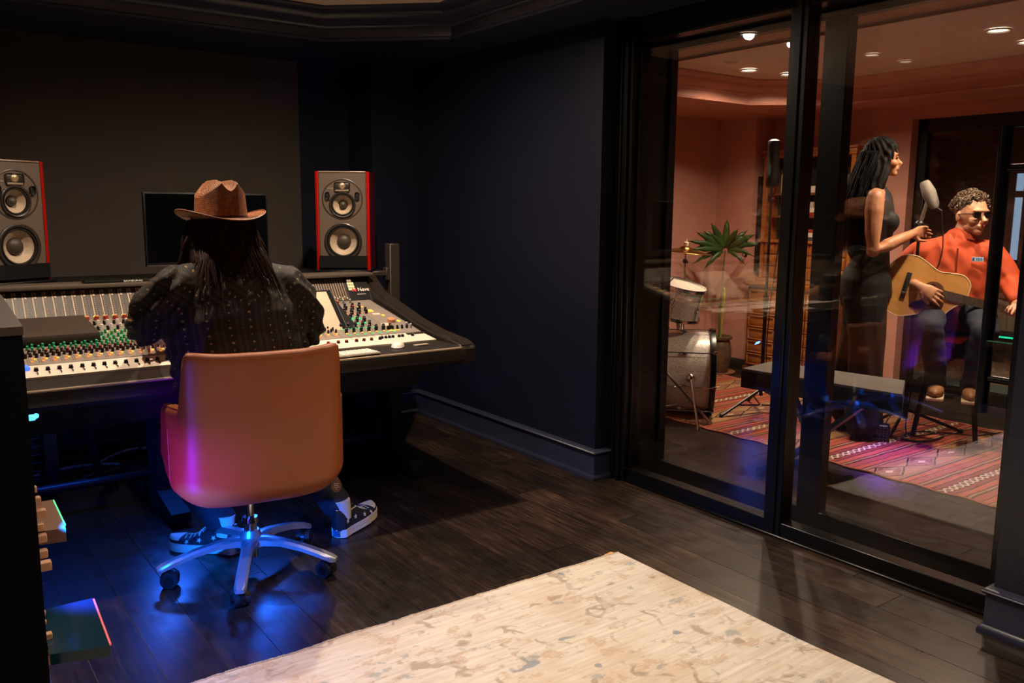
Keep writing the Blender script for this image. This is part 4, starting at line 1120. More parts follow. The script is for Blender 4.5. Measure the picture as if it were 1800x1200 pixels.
# shirt object coordinates are centred on the person; columns run down from the yoke
def ringpts(c, r, n=26, a0=0, a1=2 * pi, tilt=0.0):
    return [Vector(c) + Vector((r[0] * cos(a0 + (a1 - a0) * i / n), r[1] * sin(a0 + (a1 - a0) * i / n), tilt * sin(a0 + (a1 - a0) * i / n))) for i in range(n + 1)]
def collar_fn(u, v):
    a = pi * .02 + u * pi * -1.04; r = .078 + .012 * v
    return Vector(L_((.955, 3.055, 1.165))) + Vector((r * cos(a), r * .95 * sin(a), .045 * (1 - v) - .004))
G().grid(collar_fn, 24, 5).build('collar', sh.data.materials[0], sh)
seam = [Vector((x, -.02, .0)) for x in ()]
# trousers
g = G()
limb(g, LL([(1.0, 2.98, .56), (.93, 3.06, .54), (.87, 3.28, .505), (.85, 3.46, .455), (.90, 3.40, .27), (.985, 3.29, .12)]), [(.17, .12), .10, .088, .074, .066, .060], ref=(1, 0, 0))
limb(g, LL([(1.0, 2.98, .56), (1.10, 3.06, .54), (1.22, 3.28, .505), (1.30, 3.44, .455), (1.37, 3.32, .28), (1.435, 3.20, .125)]), [(.17, .12), .10, .088, .074, .066, .062], ref=(1, 0, 0))
blob('trousers', g, .009, mat('dark_denim', '#1c2029', .8, bump=.3, bscale=500), eng, 5, lambda c, n: .007 * noise.noise(Vector((c.x * 14, c.y * 14, c.z * 34))))
sneaker(eng, L_((1.025, 3.225, .002)), L_((.825, 3.44, .002)))
sneaker(eng, L_((1.405, 3.145, .002)), L_((1.655, 3.315, .002)), radians(3))
tgm = frame(L_((1.395, 3.115, .24)), (.9, -.25, 0), (-.25, -1, .12))
G().prism([(.022 * cos(a) * (1 - .35 * max(0, sin(a))), .030 * sin(a) + (.010 * max(0, sin(a)) ** 3)) for a in [2 * pi * q / 20 for q in range(20)]], 0, .003, 'z', tgm).build('leather_tag', mat('tag_leather', '#7a5538', .5), eng)
G().rbox(-.010, .010, .004, .007, .003, .0036, .0002, 1, tgm).rbox(-.010, .008, -.003, 0, .003, .0036, .0002, 1, tgm).rbox(-.011, .011, -.011, -.008, .003, .0036, .0002, 1, tgm).rbox(-.002, .002, -.019, -.015, .003, .0036, .0002, 1, tgm).build('tag_stamping', mat('tag_print', '#d9c6a4', .5), eng)
# hair: mass + strands
M_HAIR = mat('dark_brown_hair', '#2c160d', .6, spec=.12, var=.35, scale=40)
g = G(); hr = random.Random(4)
def hmass(u, v):
    a = radians(-205 + 230 * u); z = 1.335 - .185 * v
    r = .098 + .030 * v + .004 * sin(a * 17) + .006 * noise.noise(Vector((a * 4, v * 3, 1)))
    return Vector(L_((.967 + r * 1.04 * cos(a), 3.075 + r * .96 * sin(a), z - .025)))
g.grid(hmass, 90, 12)
def strand(g, a, L, r0, w, wav):
    z0 = 1.305; pts = []
    for k in range(9):
        t = k / 8; r = .098 + .036 * min(1, t * 1.5) * (L / .2) ** .3 + wav * sin(t * 5 + a * 9) * .008
        z = z0 - L * t
        aa = a + wav * .05 * sin(t * 4 + a * 13)
        x = .967 + r * 1.06 * cos(aa); y = 3.075 + r * sin(aa)
        if z < 1.19: # drape over the back of the collar and shoulders
            q = sst(.25, .75, -sin(aa)); y = y * (1 - q) + min(y, 2.952 - (1.19 - z) * .64) * q
            x += (1.19 - z) * .30 * cos(aa)
        pts.append(L_((x, y, z)))
    g.tube(pts, [w] * 7 + [w * .7, w * .2], 4)
for k in range(420):
    a = radians(hr.uniform(-208, 28)); side = abs(cos(a))
    strand(g, a, hr.uniform(.13, .175) + (.0 if side > .86 else (.13 * hr.random() ** 1.6 if side > .42 else .06 * hr.random() ** 2)), .1, hr.uniform(.0012, .0026), hr.uniform(.2, 1.2))
g.build('hair', M_HAIR, eng)
# hat
def straw():
    k = NT('woven_straw'); o = k.obj(); sp = k.n('ShaderNodeSeparateXYZ'); k.l(o, sp.inputs[0])
    rad = k.math('SQRT', k.math('ADD', k.math('POWER', sp.outputs[0], 2), k.math('POWER', sp.outputs[1], 2)))
    w_ = k.math('SINE', k.math('MULTIPLY', k.math('ADD', sp.outputs[2], k.math('MULTIPLY', rad, .6)), 1300))
    ang = k.math('SINE', k.math('MULTIPLY', k.math('ARCTAN2', sp.outputs[1], sp.outputs[0]), 110))
    h = k.math('ADD', k.math('MULTIPLY', w_, .6), k.math('MULTIPLY', ang, .4))
    c = k.ramp(k.math('ADD', k.math('MULTIPLY', h, .25), k.math('MULTIPLY', k.noise(o, 60, 3), 1.0)), [(.2, s2l('#5e3118')), (.5, s2l('#854b25')), (.8, s2l('#ab6c38'))])
    k.base(c); k.b.inputs['Roughness'].default_value = .6; k.bump(h, .35, .0012); return k.m
MS = straw()
def hat_top(x, y):
    Yn = y / .105; ax_ = abs(x)
    if ax_ > .028: h = .139 - .066 * ((ax_ - .028) / .057) ** .85
    else: h = .139 - .024 * (1 - (ax_ / .028) ** 2)
    return h * (1 - .16 * sst(.35, 1.0, abs(Yn)) * (1 - ax_ / .09))
def crown(u, v):
    a = 2 * pi * u
    if v < .5:
        t = v / .5; rx = .0885 - .006 * t; ry = .108 - .006 * t
        zt = hat_top(.084 * cos(a), .103 * sin(a))
        return Vector((rx * cos(a), ry * sin(a), .006 + (zt - .006) * t))
    t = (v - .5) / .5; rr_ = 1 - t
    x = .0825 * rr_ * cos(a); y = .102 * rr_ * sin(a)
    return Vector((x, y, hat_top(x, y) + .004 * sin(pi * min(1, t * 4)) * (t < .25)))
hat = G().grid(crown, 160, 90).build('straw_hat', MS, eng, auto=False, label='brown woven straw hat with creased crown')
hat.location = (.968 - ex, 3.085 - ey, 1.305); hat.rotation_euler = (radians(-2), 0, radians(4))
def brim(u, v):
    a = 2 * pi * u; r = v
    rx = .086 + .064 * r; ry = .105 + .060 * r
    z = .006 + .030 * (r ** 1.5) * (abs(cos(a)) ** 2.0) - .010 * r * (sin(a) ** 2)
    return Vector((rx * cos(a), ry * sin(a), z))
bmb = G().grid(brim, 72, 8)
bo = bmb.build('brim', MS, hat, auto=False)
md = bo.modifiers.new('t', 'SOLIDIFY'); md.thickness = .0025
G().tube([brim(i / 72, 1.0) for i in range(73)], .0024, 6).build('brim_edge', mat('brim_edge_brown', '#7c4321', .5), hat)
G().lathe([(.0895, .006), (.0895, .014), (.088, .0145)], 64, Matrix.Diagonal((1, 1.215, 1, 1)), cap=False).build('hat_band', mat('hat_band_dark', '#3a1c10', .5), hat)
# the hat is worn, so it belongs to the person as clothing
# ================================================================ LIVE ROOM
def kilim():
    k = NT('striped_kilim'); p = k.pos(); sp = k.n('ShaderNodeSeparateXYZ')
    nz = k.n('ShaderNodeTexNoise'); nz.inputs['Scale'].default_value = 9; k.l(p, nz.inputs['Vector'])
    k.l(p, sp.inputs[0]); X = sp.outputs[0]
    Yw = k.math('ADD', sp.outputs[1], k.math('MULTIPLY', k.math('SUBTRACT', nz.outputs[0], .5), .022))
    q = k.math('DIVIDE', k.math('SUBTRACT', Yw, 2.66), .66)
    v = k.math('FRACT', k.math('ADD', q, 10.0))
    R, O, D, T, BK, CR = [s2l(c) for c in ('#8a3524', '#b4583a', '#4c221b', '#a97f52', '#25130f', '#dcc39b')]
    P = s2l('#a04a3c'); BR = s2l('#6e4030')
    stops = [(0, D), (.045, R), (.085, BK), (.095, O), (.14, R), (.155, BK), (.17, T), (.19, D), (.205, P), (.27, BK), (.28, O), (.325, BK), (.34, T), (.365, BR), (.375, T), (.62, BR), (.635, T), (.66, BK),
             (.67, O), (.72, BK), (.73, P), (.79, R), (.80, BK), (.815, T), (.835, D), (.85, O), (.905, BK), (.915, R), (.955, D)]
    nd = k.t.nodes.new('ShaderNodeValToRGB'); nd.color_ramp.interpolation = 'CONSTANT'
    els = nd.color_ramp.elements
    while len(els) < len(stops): els.new(.5)
    for e, (a, c) in zip(els, stops): e.position = a; e.color = c
    k.l(v, nd.inputs[0]); c = nd.outputs[0]
    # S chain at v = 0
    vv = k.math('MULTIPLY', k.math('SUBTRACT', k.math('FRACT', k.math('ADD', v, .5)), .5), .66)
    ph = k.math('MULTIPLY', X, 2 * pi / .105)
    s1 = k.math('ABSOLUTE', k.math('SUBTRACT', vv, k.math('MULTIPLY', k.math('SINE', ph), .016)))
    m1 = k.math('LESS_THAN', s1, .0065)
    fx = k.math('PINGPONG', X, .0525)
    d2 = k.math('SQRT', k.math('ADD', k.math('POWER', k.math('SUBTRACT', fx, .026), 2), k.math('POWER', vv, 2)))
    m2 = k.math('LESS_THAN', k.math('ABSOLUTE', k.math('SUBTRACT', d2, .019)), .0045)
    chain = k.math('MULTIPLY', k.math('MAXIMUM', m1, m2), k.math('LESS_THAN', k.math('ABSOLUTE', vv), .028))
    c = k.mix(chain, c, CR)
    # diamond band
    w_ = k.math('DIVIDE', k.math('ABSOLUTE', k.math('SUBTRACT', v, .5)), .12)
    dx = k.math('DIVIDE', k.math('PINGPONG', X, .16), .16)
    dd = k.math('ADD', w_, dx)
    ins = k.math('LESS_THAN', w_, 1.0)
    rings = k.math('LESS_THAN', k.math('ABSOLUTE', k.math('SUBTRACT', dd, .95)), .07)
    inner = k.math('LESS_THAN', dd, .80)
    speck = k.math('GREATER_THAN', k.noise(p, 55, 2), .5)
    c = k.mix(k.math('MULTIPLY', ins, inner), c, k.mix(k.math('MULTIPLY', speck, .6), s2l('#7c4a3c'), s2l('#b08768')))
    c = k.mix(k.math('MULTIPLY', ins, rings), c, BK)
    c = k.mix(k.math('MULTIPLY', k.math('MULTIPLY', ins, k.math('LESS_THAN', dd, .22)), 1.0), c, CR)
    zz = k.math('LESS_THAN', k.math('PINGPONG', k.math('ADD', X, k.math('MULTIPLY', v, .3)), .012), .004)
    tb_ = k.math('LESS_THAN', k.math('ABSOLUTE', k.math('SUBTRACT', v, .35)), .012)
    c = k.mix(k.math('MULTIPLY', zz, tb_), c, BK)
    hsv = k.mix(k.math('MULTIPLY', k.noise(k.scale(p, (4, 60, 1)), 3, 4), .30), c, s2l('#3a1c14'))
    k.base(hsv); k.b.inputs['Roughness'].default_value = .95
    k.bump(k.noise(k.scale(p, (700, 250, 1)), 1, 2), .3, .0015)
    return k.m
kr = thing('striped_kilim_rug', 'red and orange striped kilim rug with cream chain motifs beyond the glass', 'rug', (4.8, 2.8, 0))
def kfn(u, v):
    x = -.74 + 1.46 * u; y = -1.9 + 3.83 * v
    return (x + (.010 * sin(y * 26) if u < .01 or u > .99 else 0), y, .006 + .002 * noise.noise(Vector((x * 4, y * 4, 2))))
G().grid(kfn, 40, 160).build('weave', kilim(), kr)
G().box(-.735, .715, -1.895, 1.925, .0005, .004).build('underside', mat('kilim_edge', '#8a4a36', .95), kr)
G().tube([kfn(0, j / 240) for j in range(241)], .005, 5).build('edge_cord', mat('kilim_cord', '#b8705a', .9), kr)
G().tube([kfn(1, j / 240) for j in range(241)], .005, 5).build('edge_cord', mat('kilim_cord', '#b8705a', .9), kr)

# ---------- cabinet (hutch + drawers)
def wood(name, a, b, sc=(1, 1, 12)):
    k = NT(name); o = k.obj(); g = k.noise(k.scale(o, sc), 6, 5, .65)
    k.base(k.ramp(g, [(.3, s2l(a)), (.7, s2l(b))])); k.b.inputs['Roughness'].default_value = .38; k.bump(g, .08, .001); return k.m
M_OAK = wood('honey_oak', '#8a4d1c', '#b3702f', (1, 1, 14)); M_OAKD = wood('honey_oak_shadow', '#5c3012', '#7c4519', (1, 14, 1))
M_BRASS = mat('aged_brass', '#9c7a3c', .35, .9)
hu = thing('oak_cabinet', 'tall carved oak cabinet with open book shelves above banks of small drawers', 'cabinet')
hx0, hx1, hy0, hy1 = 5.95, 6.14, 3.78, 4.62
G().box(6.125, 6.145, hy0, hy1, .80, 1.78).build('back_panel', mat('cabinet_inside', '#1d1512', .7), hu)
for y in (hy0, hy1 - .03): G().rbox(hx0, hx1, y, y + .03, .79, 1.80, .003, 1).build('side_panel', M_OAK, hu)
G().rbox(hx0 - .004, hx0 + .012, 4.575, 4.62, 1.12, 1.80, .003, 1).build('front_stile', M_OAK, hu)
G().rbox(hx0 - .004, hx0 + .012, 3.78, 3.82, 1.12, 1.80, .003, 1).build('front_stile', M_OAK, hu)
G().rbox(hx0 - .015, hx1, hy0 - .01, hy1 + .01, 1.785, 1.838, .004, 2).rbox(hx0 - .03, hx1, hy0 - .02, hy1 + .02, 1.832, 1.848, .004, 2).build('cornice', M_OAK, hu)
g = G()
for i in range(9):  # greek key carving
    y = hy0 + .05 + i * .09
    for (a, b, c, d) in ((0, .07, .030, .034), (0, .005, .008, .034), (.065, .07, .008, .034), (.02, .07, .008, .012), (.02, .024, .008, .024), (.02, .048, .020, .024)):
        g.box(hx0 - .0185, hx0 - .014, y + a, y + b, 1.786 + c, 1.786 + d)
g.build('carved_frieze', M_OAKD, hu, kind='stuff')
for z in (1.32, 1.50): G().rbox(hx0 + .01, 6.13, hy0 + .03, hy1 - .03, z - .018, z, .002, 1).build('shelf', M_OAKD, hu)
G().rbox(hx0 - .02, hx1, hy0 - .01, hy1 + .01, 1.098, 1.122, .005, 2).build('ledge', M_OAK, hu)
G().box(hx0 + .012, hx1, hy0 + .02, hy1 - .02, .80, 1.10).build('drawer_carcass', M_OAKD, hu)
pn = G().rbox(-.008, .006, -.051, .051, -.043, .043, .004, 2).rbox(-.012, -.006, -.03, .03, -.024, .024, .003, 1).mesh('small_drawer'); fixn(pn); pn.materials.append(M_OAK)
kn = G().sph((-.018, 0, 0), .007, 10, 8).cyl((-.006, 0, 0), (-.016, 0, 0), .003, seg=8).mesh('knob'); fixn(kn); kn.materials.append(M_BRASS)
def drawer(mesh, loc, knobs=(0,)):
    o = bpy.data.objects.new(mesh.name, mesh); COL.objects.link(o); o.parent = hu; o.location = loc
    for ky in knobs:
        q = bpy.data.objects.new('drawer_knob', kn); COL.objects.link(q); q.parent = o; q.location = (0, ky, 0)
for r in range(3):
    for c in range(7): drawer(pn, (hx0 + .012, hy0 + .10 + c * .108, .855 + r * .097))
# lower chest
cx0 = 5.80
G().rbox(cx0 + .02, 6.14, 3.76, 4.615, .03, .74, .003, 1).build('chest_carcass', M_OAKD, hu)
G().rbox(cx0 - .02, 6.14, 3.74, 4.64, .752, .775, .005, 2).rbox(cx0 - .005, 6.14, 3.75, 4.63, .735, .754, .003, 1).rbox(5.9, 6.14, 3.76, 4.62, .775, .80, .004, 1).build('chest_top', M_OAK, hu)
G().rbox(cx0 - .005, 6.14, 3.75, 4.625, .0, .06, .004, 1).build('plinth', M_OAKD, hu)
wd = G().rbox(-.006, .01, -.128, .128, -.044, .044, .003, 1).rbox(-.016, -.004, -.132, .132, .036, .050, .003, 1).rbox(-.016, -.004, -.132, .132, -.050, -.036, .003, 1).rbox(-.014, -.004, -.132, -.118, -.04, .04, .003, 1).rbox(-.014, -.004, .118, .132, -.04, .04, .003, 1).mesh('wide_drawer'); fixn(wd); wd.materials.append(M_OAK)
for r in range(6):
    for c in range(3): drawer(wd, (cx0 + .016, 3.905 + c * .278, .125 + r * .107), ())
rebase(hu, (6.0, 4.2, 0))
# books
def book(y0, y1, z0, z1, x0, x1, colr, label, title=None):
    o = thing('book', label, 'book', (0, 0, 0), 0, 'books in the oak cabinet')
    G().rbox(x0, x1, y0, y1, z0, z0 + .002, .0005, 1).rbox(x0, x1, y0, y1, z1 - .002, z1, .0005, 1).rbox(x0, x0 + .003, y0, y1, z0, z1, .0008, 1).build('cover', mat('book_' + colr.strip('#'), colr, .5), o)
    G().box(x0 + .003, x1 - .004, y0 + .003, y1 - .003, z0 + .002, z1 - .002).build('pages', mat('paper', '#d8cdb6', .9), o)
    rebase(o, ((x0 + x1) / 2, (y0 + y1) / 2, z0))
book(4.14, 4.30, 1.322, 1.345, 5.975, 6.10, '#a5201c', 'red book at the bottom of the stack on the middle cabinet shelf')
book(4.13, 4.29, 1.346, 1.386, 5.975, 6.10, '#cfc8bb', 'thick pale book in the middle of the stack on the middle shelf')
book(4.15, 4.29, 1.387, 1.430, 5.98, 6.10, '#b4aa9c', 'grey book on top of the stack on the middle cabinet shelf')
book(4.13, 4.30, 1.124, 1.148, 5.975, 6.10, '#39414c', 'dark blue book at the bottom of the stack on the cabinet ledge')
book(4.14, 4.29, 1.149, 1.186, 5.975, 6.10, '#d9cfbd', 'cream book in the stack on the cabinet ledge')
book(4.14, 4.31, 1.187, 1.212, 5.98, 6.10, '#8f3b26', 'rust-coloured book on top of the stack on the cabinet ledge')
book(3.87, 4.02, 1.522, 1.545, 5.975, 6.10, '#6a6560', 'grey book under the white box file on the top cabinet shelf')
book(4.44, 4.46, 1.502, 1.685, 5.975, 6.09, '#c9b240', 'upright yellow book on the top cabinet shelf')
book(4.463, 4.49, 1.502, 1.67, 5.975, 6.09, '#4a2b20', 'upright brown book beside the yellow one')
bx = thing('box_file', 'white box file with a round latch on the top cabinet shelf', 'box file', (6.03, 4.22, 1.502))
G().rbox(-.05, .06, -.075, .075, 0, .052, .002, 1).build('case', mat('white_card', '#d9cdb0', .7), bx)
G().lathe([(.008, 0), (.008, .003), (.004, .004)], 12, frame((-.051, -.03, .026), (0, 1, 0), (-1, 0, 0))).build('latch', M_BRASS, bx)
bx2 = thing('box_file', 'pair of white boxes stacked behind the singer on the top cabinet shelf', 'box file', (6.03, 3.95, 1.546))
G().rbox(-.05, .06, -.07, .06, 0, .045, .002, 1).build('case', mat('white_card2', '#d4ccc0', .7), bx2); G().rbox(-.05, .06, -.06, .06, .047, .092, .002, 1).build('case', mat('white_card2', '#d4ccc0', .7), bx2)

# black column on the chase, wall hooks
cs = thing('column_speaker', 'slim black column speaker on the wall left of the oak cabinet', 'speaker', (5.995, 4.655, 0))
G().rbox(-.045, .04, -.02, .022, .85, 1.64, .006, 2).build('enclosure', M_BLK, cs)
G().box(-.038, .033, -.0225, -.02, .87, 1.62).build('grille', mat('grille_dark', '#141210', .8, bump=.5, bscale=900), cs)
for z, lb_ in ((1.09, 'upper small black hook on the terracotta wall beside the plant'), (.98, 'lower small black hook on the terracotta wall beside the plant')):
    h = thing('wall_hook', lb_, 'hook', (5.897, 4.72, z))
    G().lathe([(.012, 0), (.012, .004)], 12, frame((0, 0, 0), (0, 1, 0), (-1, 0, 0))).build('plate', M_BLK, h)
    G().tube([(0, 0, 0), (-.03, 0, -.008), (-.045, 0, .004), (-.048, 0, .018)], .004, 8).build('hook', M_BLK, h)

# ---------- plant
M_LEAF = mat('dark_green_leaf', '#2e4a1e', .35, var=.35, scale=14)
pl = thing('potted_plant', 'potted philodendron with one huge fingered leaf in front of the terracotta wall', 'plant', (5.60, 4.72, 0))
G().lathe([(0, .0), (.075, 0), (.088, .02), (.105, .12), (.108, .20), (.095, .265), (.085, .285), (.108, .295), (.112, .312), (.100, .318), (.092, .305), (.088, .27), (0, .265)], 32).build('pot', mat('glazed_pot', '#5a4634', .35, var=.3, scale=20), pl)
G().lathe([(.11, 0), (.14, .004), (.145, .016), (.138, .016), (.1, .01)], 28).build('saucer', mat('saucer_clay', '#8a5a3c', .6), pl)
G().lathe([(0, .282), (.09, .280), (.092, .27)], 20).build('soil', mat('soil', '#1b130e', .95, bump=.6, bscale=90), pl)
G().tube(spline([(0, 0, .28), (-.01, -.005, .5), (.01, .0, .75), (-.005, -.02, .93), (-.02, -.04, 1.03)]), [.009] * 8 + [.0075] * 8 + [.006] * 8 + [.005] * 8 + [.005], 8).build('stem', mat('stem_green', '#4a5a2a', .5), pl)
G().tube(spline([(.02, 0, .28), (-.005, -.03, .5), (-.02, -.05, .62), (-.035, -.06, .69), (-.05, -.07, .73)]), [.006] * 8 + [.008] * 8 + [.013] * 8 + [.009] * 8 + [.002], 8).build('new_shoot', mat('shoot_lime', '#a3ae3c', .5), pl)
g = G()
Rv = Vector((.664, -.748, 0)); Cv = Vector((-.748, -.664, 0)); c0 = Vector((-.02, -.04, 1.03))
pr_ = random.Random(2)
mid = (Vector((0, 0, 1)) * .75 + Rv * -.55 + Cv * .2).normalized()   # midrib direction
def lobe(base, d, L, w, droop):
    side = d.cross(Cv).normalized(); rows = []
    n = 10
    for i in range(n + 1):
        t = i / n; ww = w * (sin(pi * min(1, t * .9 + .12)) ** .8) * (1 if t < .9 else .6)
        c = base + d * L * t + Vector((0, 0, -droop * t * t)) + Cv * (.03 * sin(t * 2.2))
        for j in range(5):
            s = (j - 2) / 2
            rows.append(c + side * ww * s - Cv * .008 * (1 - s * s) * -1 + Vector((0, 0, .004 * sin(t * 20 + j))))
    f = [(i * 5 + j, (i + 1) * 5 + j, (i + 1) * 5 + j + 1, i * 5 + j + 1) for i in range(n) for j in range(4)]
    g.add(rows, f, True)
for a, L, w in ((168, .27, .020), (155, .26, .022), (141, .25, .022), (127, .24, .022), (112, .25, .024), (92, .26, .024), (70, .22, .022), (52, .23, .022), (38, .25, .022), (24, .25, .021), (10, .20, .018), (186, .20, .018), (205, .15, .018), (-10, .14, .016), (150, .2, .02), (120, .18, .02), (45, .18, .02)):
    a = radians(a + pr_.uniform(-3, 3)); d = (Rv * cos(a) + Vector((0, 0, 1)) * sin(a)).normalized()
    b = c0 + d * .02
    lobe(b, (d + Cv * pr_.uniform(-.1, .35)).normalized(), L * 1.18 * pr_.uniform(.85, 1.08), w * 1.15, pr_.uniform(.03, .09))
lf = g.build('leaf', M_LEAF, pl, label='large deeply divided leaf')
m_ = lf.modifiers.new('t', 'SOLIDIFY'); m_.thickness = .0015
g = G()
for a in range(8): pass

# ---------- drum kit
M_SPARK = mat('silver_sparkle_wrap', '#d2cbc2', .35, .1, var=.45, scale=160, coat=.6)
M_HEAD = mat('drum_head', '#cfc6b8', .5)
bd = thing('bass_drum', 'silver sparkle bass drum standing on the striped rug', 'drum', (4.26, 3.90, 0), atan2(-.71, .70))
def ax_x(z, x=0): return frame((x, 0, z), (0, 1, 0), (1, 0, 0))
G().lathe([(.262, -.175), (.262, .175)], 48, ax_x(.29), cap=False).build('shell', M_SPARK, bd)
for s in (-1, 1):
    G().lathe([(.266, 0), (.286, 0), (.288, .012), (.286, .036), (.272, .038), (.266, .03), (.266, 0)], 48, ax_x(.29, s * .19 - .018), cap=False).build('hoop', M_BLKF, bd)
    G().lathe([(0, .0), (.262, .0), (.264, .004)], 48, ax_x(.29, s * .18)).build('drum_head', mat('bass_head_black', '#121212', .4) if s > 0 else M_HEAD, bd)
for k in range(8):
    a = 2 * pi * k / 8 + .2
    y, z = cos(a), sin(a)
    t_ = G().cyl((-.19, .288 * y, .29 + .288 * z), (.19, .288 * y, .29 + .288 * z), .004, seg=8)
    for s in (-1, 1): t_.rbox(s * .20 - .012, s * .20 + .012, -.012, .012, -.008, .010, .003, 1, Matrix.Translation((0, .288 * y, .29 + .288 * z)) @ Matrix.Rotation(a - pi / 2, 4, 'X'))
    t_.sph((0, .272 * y, .29 + .272 * z), (.030, .013, .013), 12, 8)
    t_.build('tension_lug', M_CHROME, bd)
G().sph((.05, -.263, .29), .032, 14, 10).cyl((.05, -.262, .29), (.06, -.285, .28), .018, seg=12).cyl((.05, -.28, .29), (.10, -.46, .012), .009, seg=10).cyl((.10, -.46, .014), (.102, -.466, .0), .012, seg=10).build('spur_leg', M_CHROME, bd)
G().sph((.05, .263, .29), .032, 14, 10).cyl((.05, .28, .29), (.10, .46, .012), .009, seg=10).cyl((.10, .46, .014), (.102, .466, .0), .012, seg=10).build('spur_leg', M_CHROME, bd)
tm_ = thing('rack_tom', 'silver sparkle tom drum tilted above the bass drum', 'drum', (4.22, 3.92, .60), 0)
TM = frame((0, 0, .175), (.7, -.7, .2), (.06, -.24, .97))
G().lathe([(.165, -.11), (.165, .085)], 40, TM, cap=False).build('shell', M_SPARK, tm_)
G().lathe([(0, .092), (.163, .092), (.166, .09)], 40, TM).build('drum_head', M_HEAD, tm_)
for z in (-.12, .085): G().lathe([(.166, z - .0), (.176, z), (.178, z + .012), (.174, z + .022), (.168, z + .02), (.166, z)], 40, TM, cap=False).build('hoop', M_CHROME, tm_)
for k in range(6):
    a = 2 * pi * k / 6 + .3; c_ = (.173 * cos(a), .173 * sin(a))
    G().cyl(TM @ Vector((c_[0], c_[1], -.11)), TM @ Vector((c_[0], c_[1], .095)), .0035, seg=8).sph(TM @ Vector((c_[0] * .98, c_[1] * .98, -.02)), .014, 10, 8).build('tension_lug', M_CHROME, tm_)
G().cyl((0, 0, .06), (.02, 0, -.04), .012, seg=12).build('mount', M_CHROME, tm_)
def tripod(t, r, h, z0=.22, n=3, a0=0.3, th=.008, m=M_CHROME):
    for k in range(n):
        a = a0 + 2 * pi * k / n; d = Vector((cos(a), sin(a), 0))
        G().cyl(Vector((0, 0, z0)) + d * .015, d * r + Vector((0, 0, .014)), th, seg=8).cyl(Vector((0, 0, z0 * .35)) + d * .01, d * r * .55 + Vector((0, 0, z0 * .45)), th * .6, seg=6).sph(d * r + Vector((0, 0, .014)), .014, 10, 6).build('tripod_leg', m, t)
cy = thing('cymbal_stand', 'chrome stand carrying a thin bronze cymbal behind the tom', 'cymbal stand', (4.56, 4.18, 0))
G().cyl((0, 0, .02), (0, 0, .72), .013, seg=12).cyl((0, 0, .72), (0, 0, 1.09), .007, seg=10).build('tube', M_CHROME, cy)
G().sph((0, 0, .72), .02, 10, 8).sph((0, 0, 1.0), .018, 10, 8).rbox(-.006, .03, -.006, .006, .985, 1.0, .002, 1).build('wing_nut', M_BLK, cy)
tripod(cy, .26, .0, .28)
CM = Matrix.Translation((0, 0, 1.075)) @ Matrix.Rotation(radians(6), 4, Vector((.7, .7, 0)))
cym = G().lathe([(.19, -.012), (.18, -.009), (.10, .004), (.045, .012), (.038, .022), (.02, .030), (.006, .032)], 48, CM, cap=False).build('cymbal', mat('bronze_cymbal', '#c9964a', .22, 1, var=.1, bump=.1, bscale=60), cy)
m_ = cym.modifiers.new('t', 'SOLIDIFY'); m_.thickness = .0015
G().lathe([(.016, .034), (.017, .055), (.012, .060)], 14, CM).cyl(CM @ Vector((0, 0, .05)), CM @ Vector((0, 0, .085)), .004, seg=8).build('felt_and_nut', mat('felt_cream', '#cfc4b2', .8), cy)
ds = thing('snare_stand', 'chrome double-braced stand left of the bass drum, mostly hidden by the frame', 'drum stand', (3.93, 3.74, 0))
G().cyl((0, 0, .03), (0, 0, .92), .012, seg=12).sph((0, 0, .78), .024, 10, 8).sph((0, 0, .45), .02, 10, 8).sph((0, 0, .62), .022, 10, 8).build('tube', M_CHROME, ds)
G().cyl((0, 0, .78), (.10, -.02, .84), .008, seg=8).cyl((0, 0, .90), (.08, .03, .93), .007, seg=8).build('arm', M_CHROME, ds)
tripod(ds, .30, .0, .33, a0=-.75)

# ---------- ribbon microphone on stand
rb = thing('ribbon_microphone', 'long black ribbon microphone on a boom stand in front of the oak cabinet', 'microphone', (4.70, 3.58, 0))
G().lathe([(0, 1.500), (.030, 1.502), (.040, 1.515), (.041, 1.60), (.038, 1.61), (.038, 1.77), (.041, 1.78), (.038, 1.80), (.022, 1.812), (0, 1.815)], 24).build('capsule_body', mat('ribbon_black', '#0a0a0a', .45, bump=.6, bscale=500), rb)
G().cyl((0, 0, 1.42), (-.005, 0, 1.50), .010, seg=10).sph((0, 0, 1.43), .024, 12, 8).cyl((.0, -.02, 1.46), (.05, -.04, 1.62), .006, seg=8).build('yoke', M_BLK, rb)
G().cyl((0, 0, .12), (0, 0, .75), .0125, seg=12).cyl((0, 0, .72), (0, 0, 1.43), .009, seg=12).cyl((0, 0, .70), (0, 0, .80), .019, seg=12).build('stand_tube', M_BLK, rb)
tripod(rb, .34, 0, .16, 3, .9, .009, M_BLK)
tag(G().tube(spline([(.02, -.03, 1.46), (.05, -.05, 1.3), (.03, -.04, 1.0), (.02, -.02, .7), (.03, -.02, .3), (.1, -.15, .012), (.3, -.2, .010)]), .0035, 6).build('cable_run', M_CAB, rb))

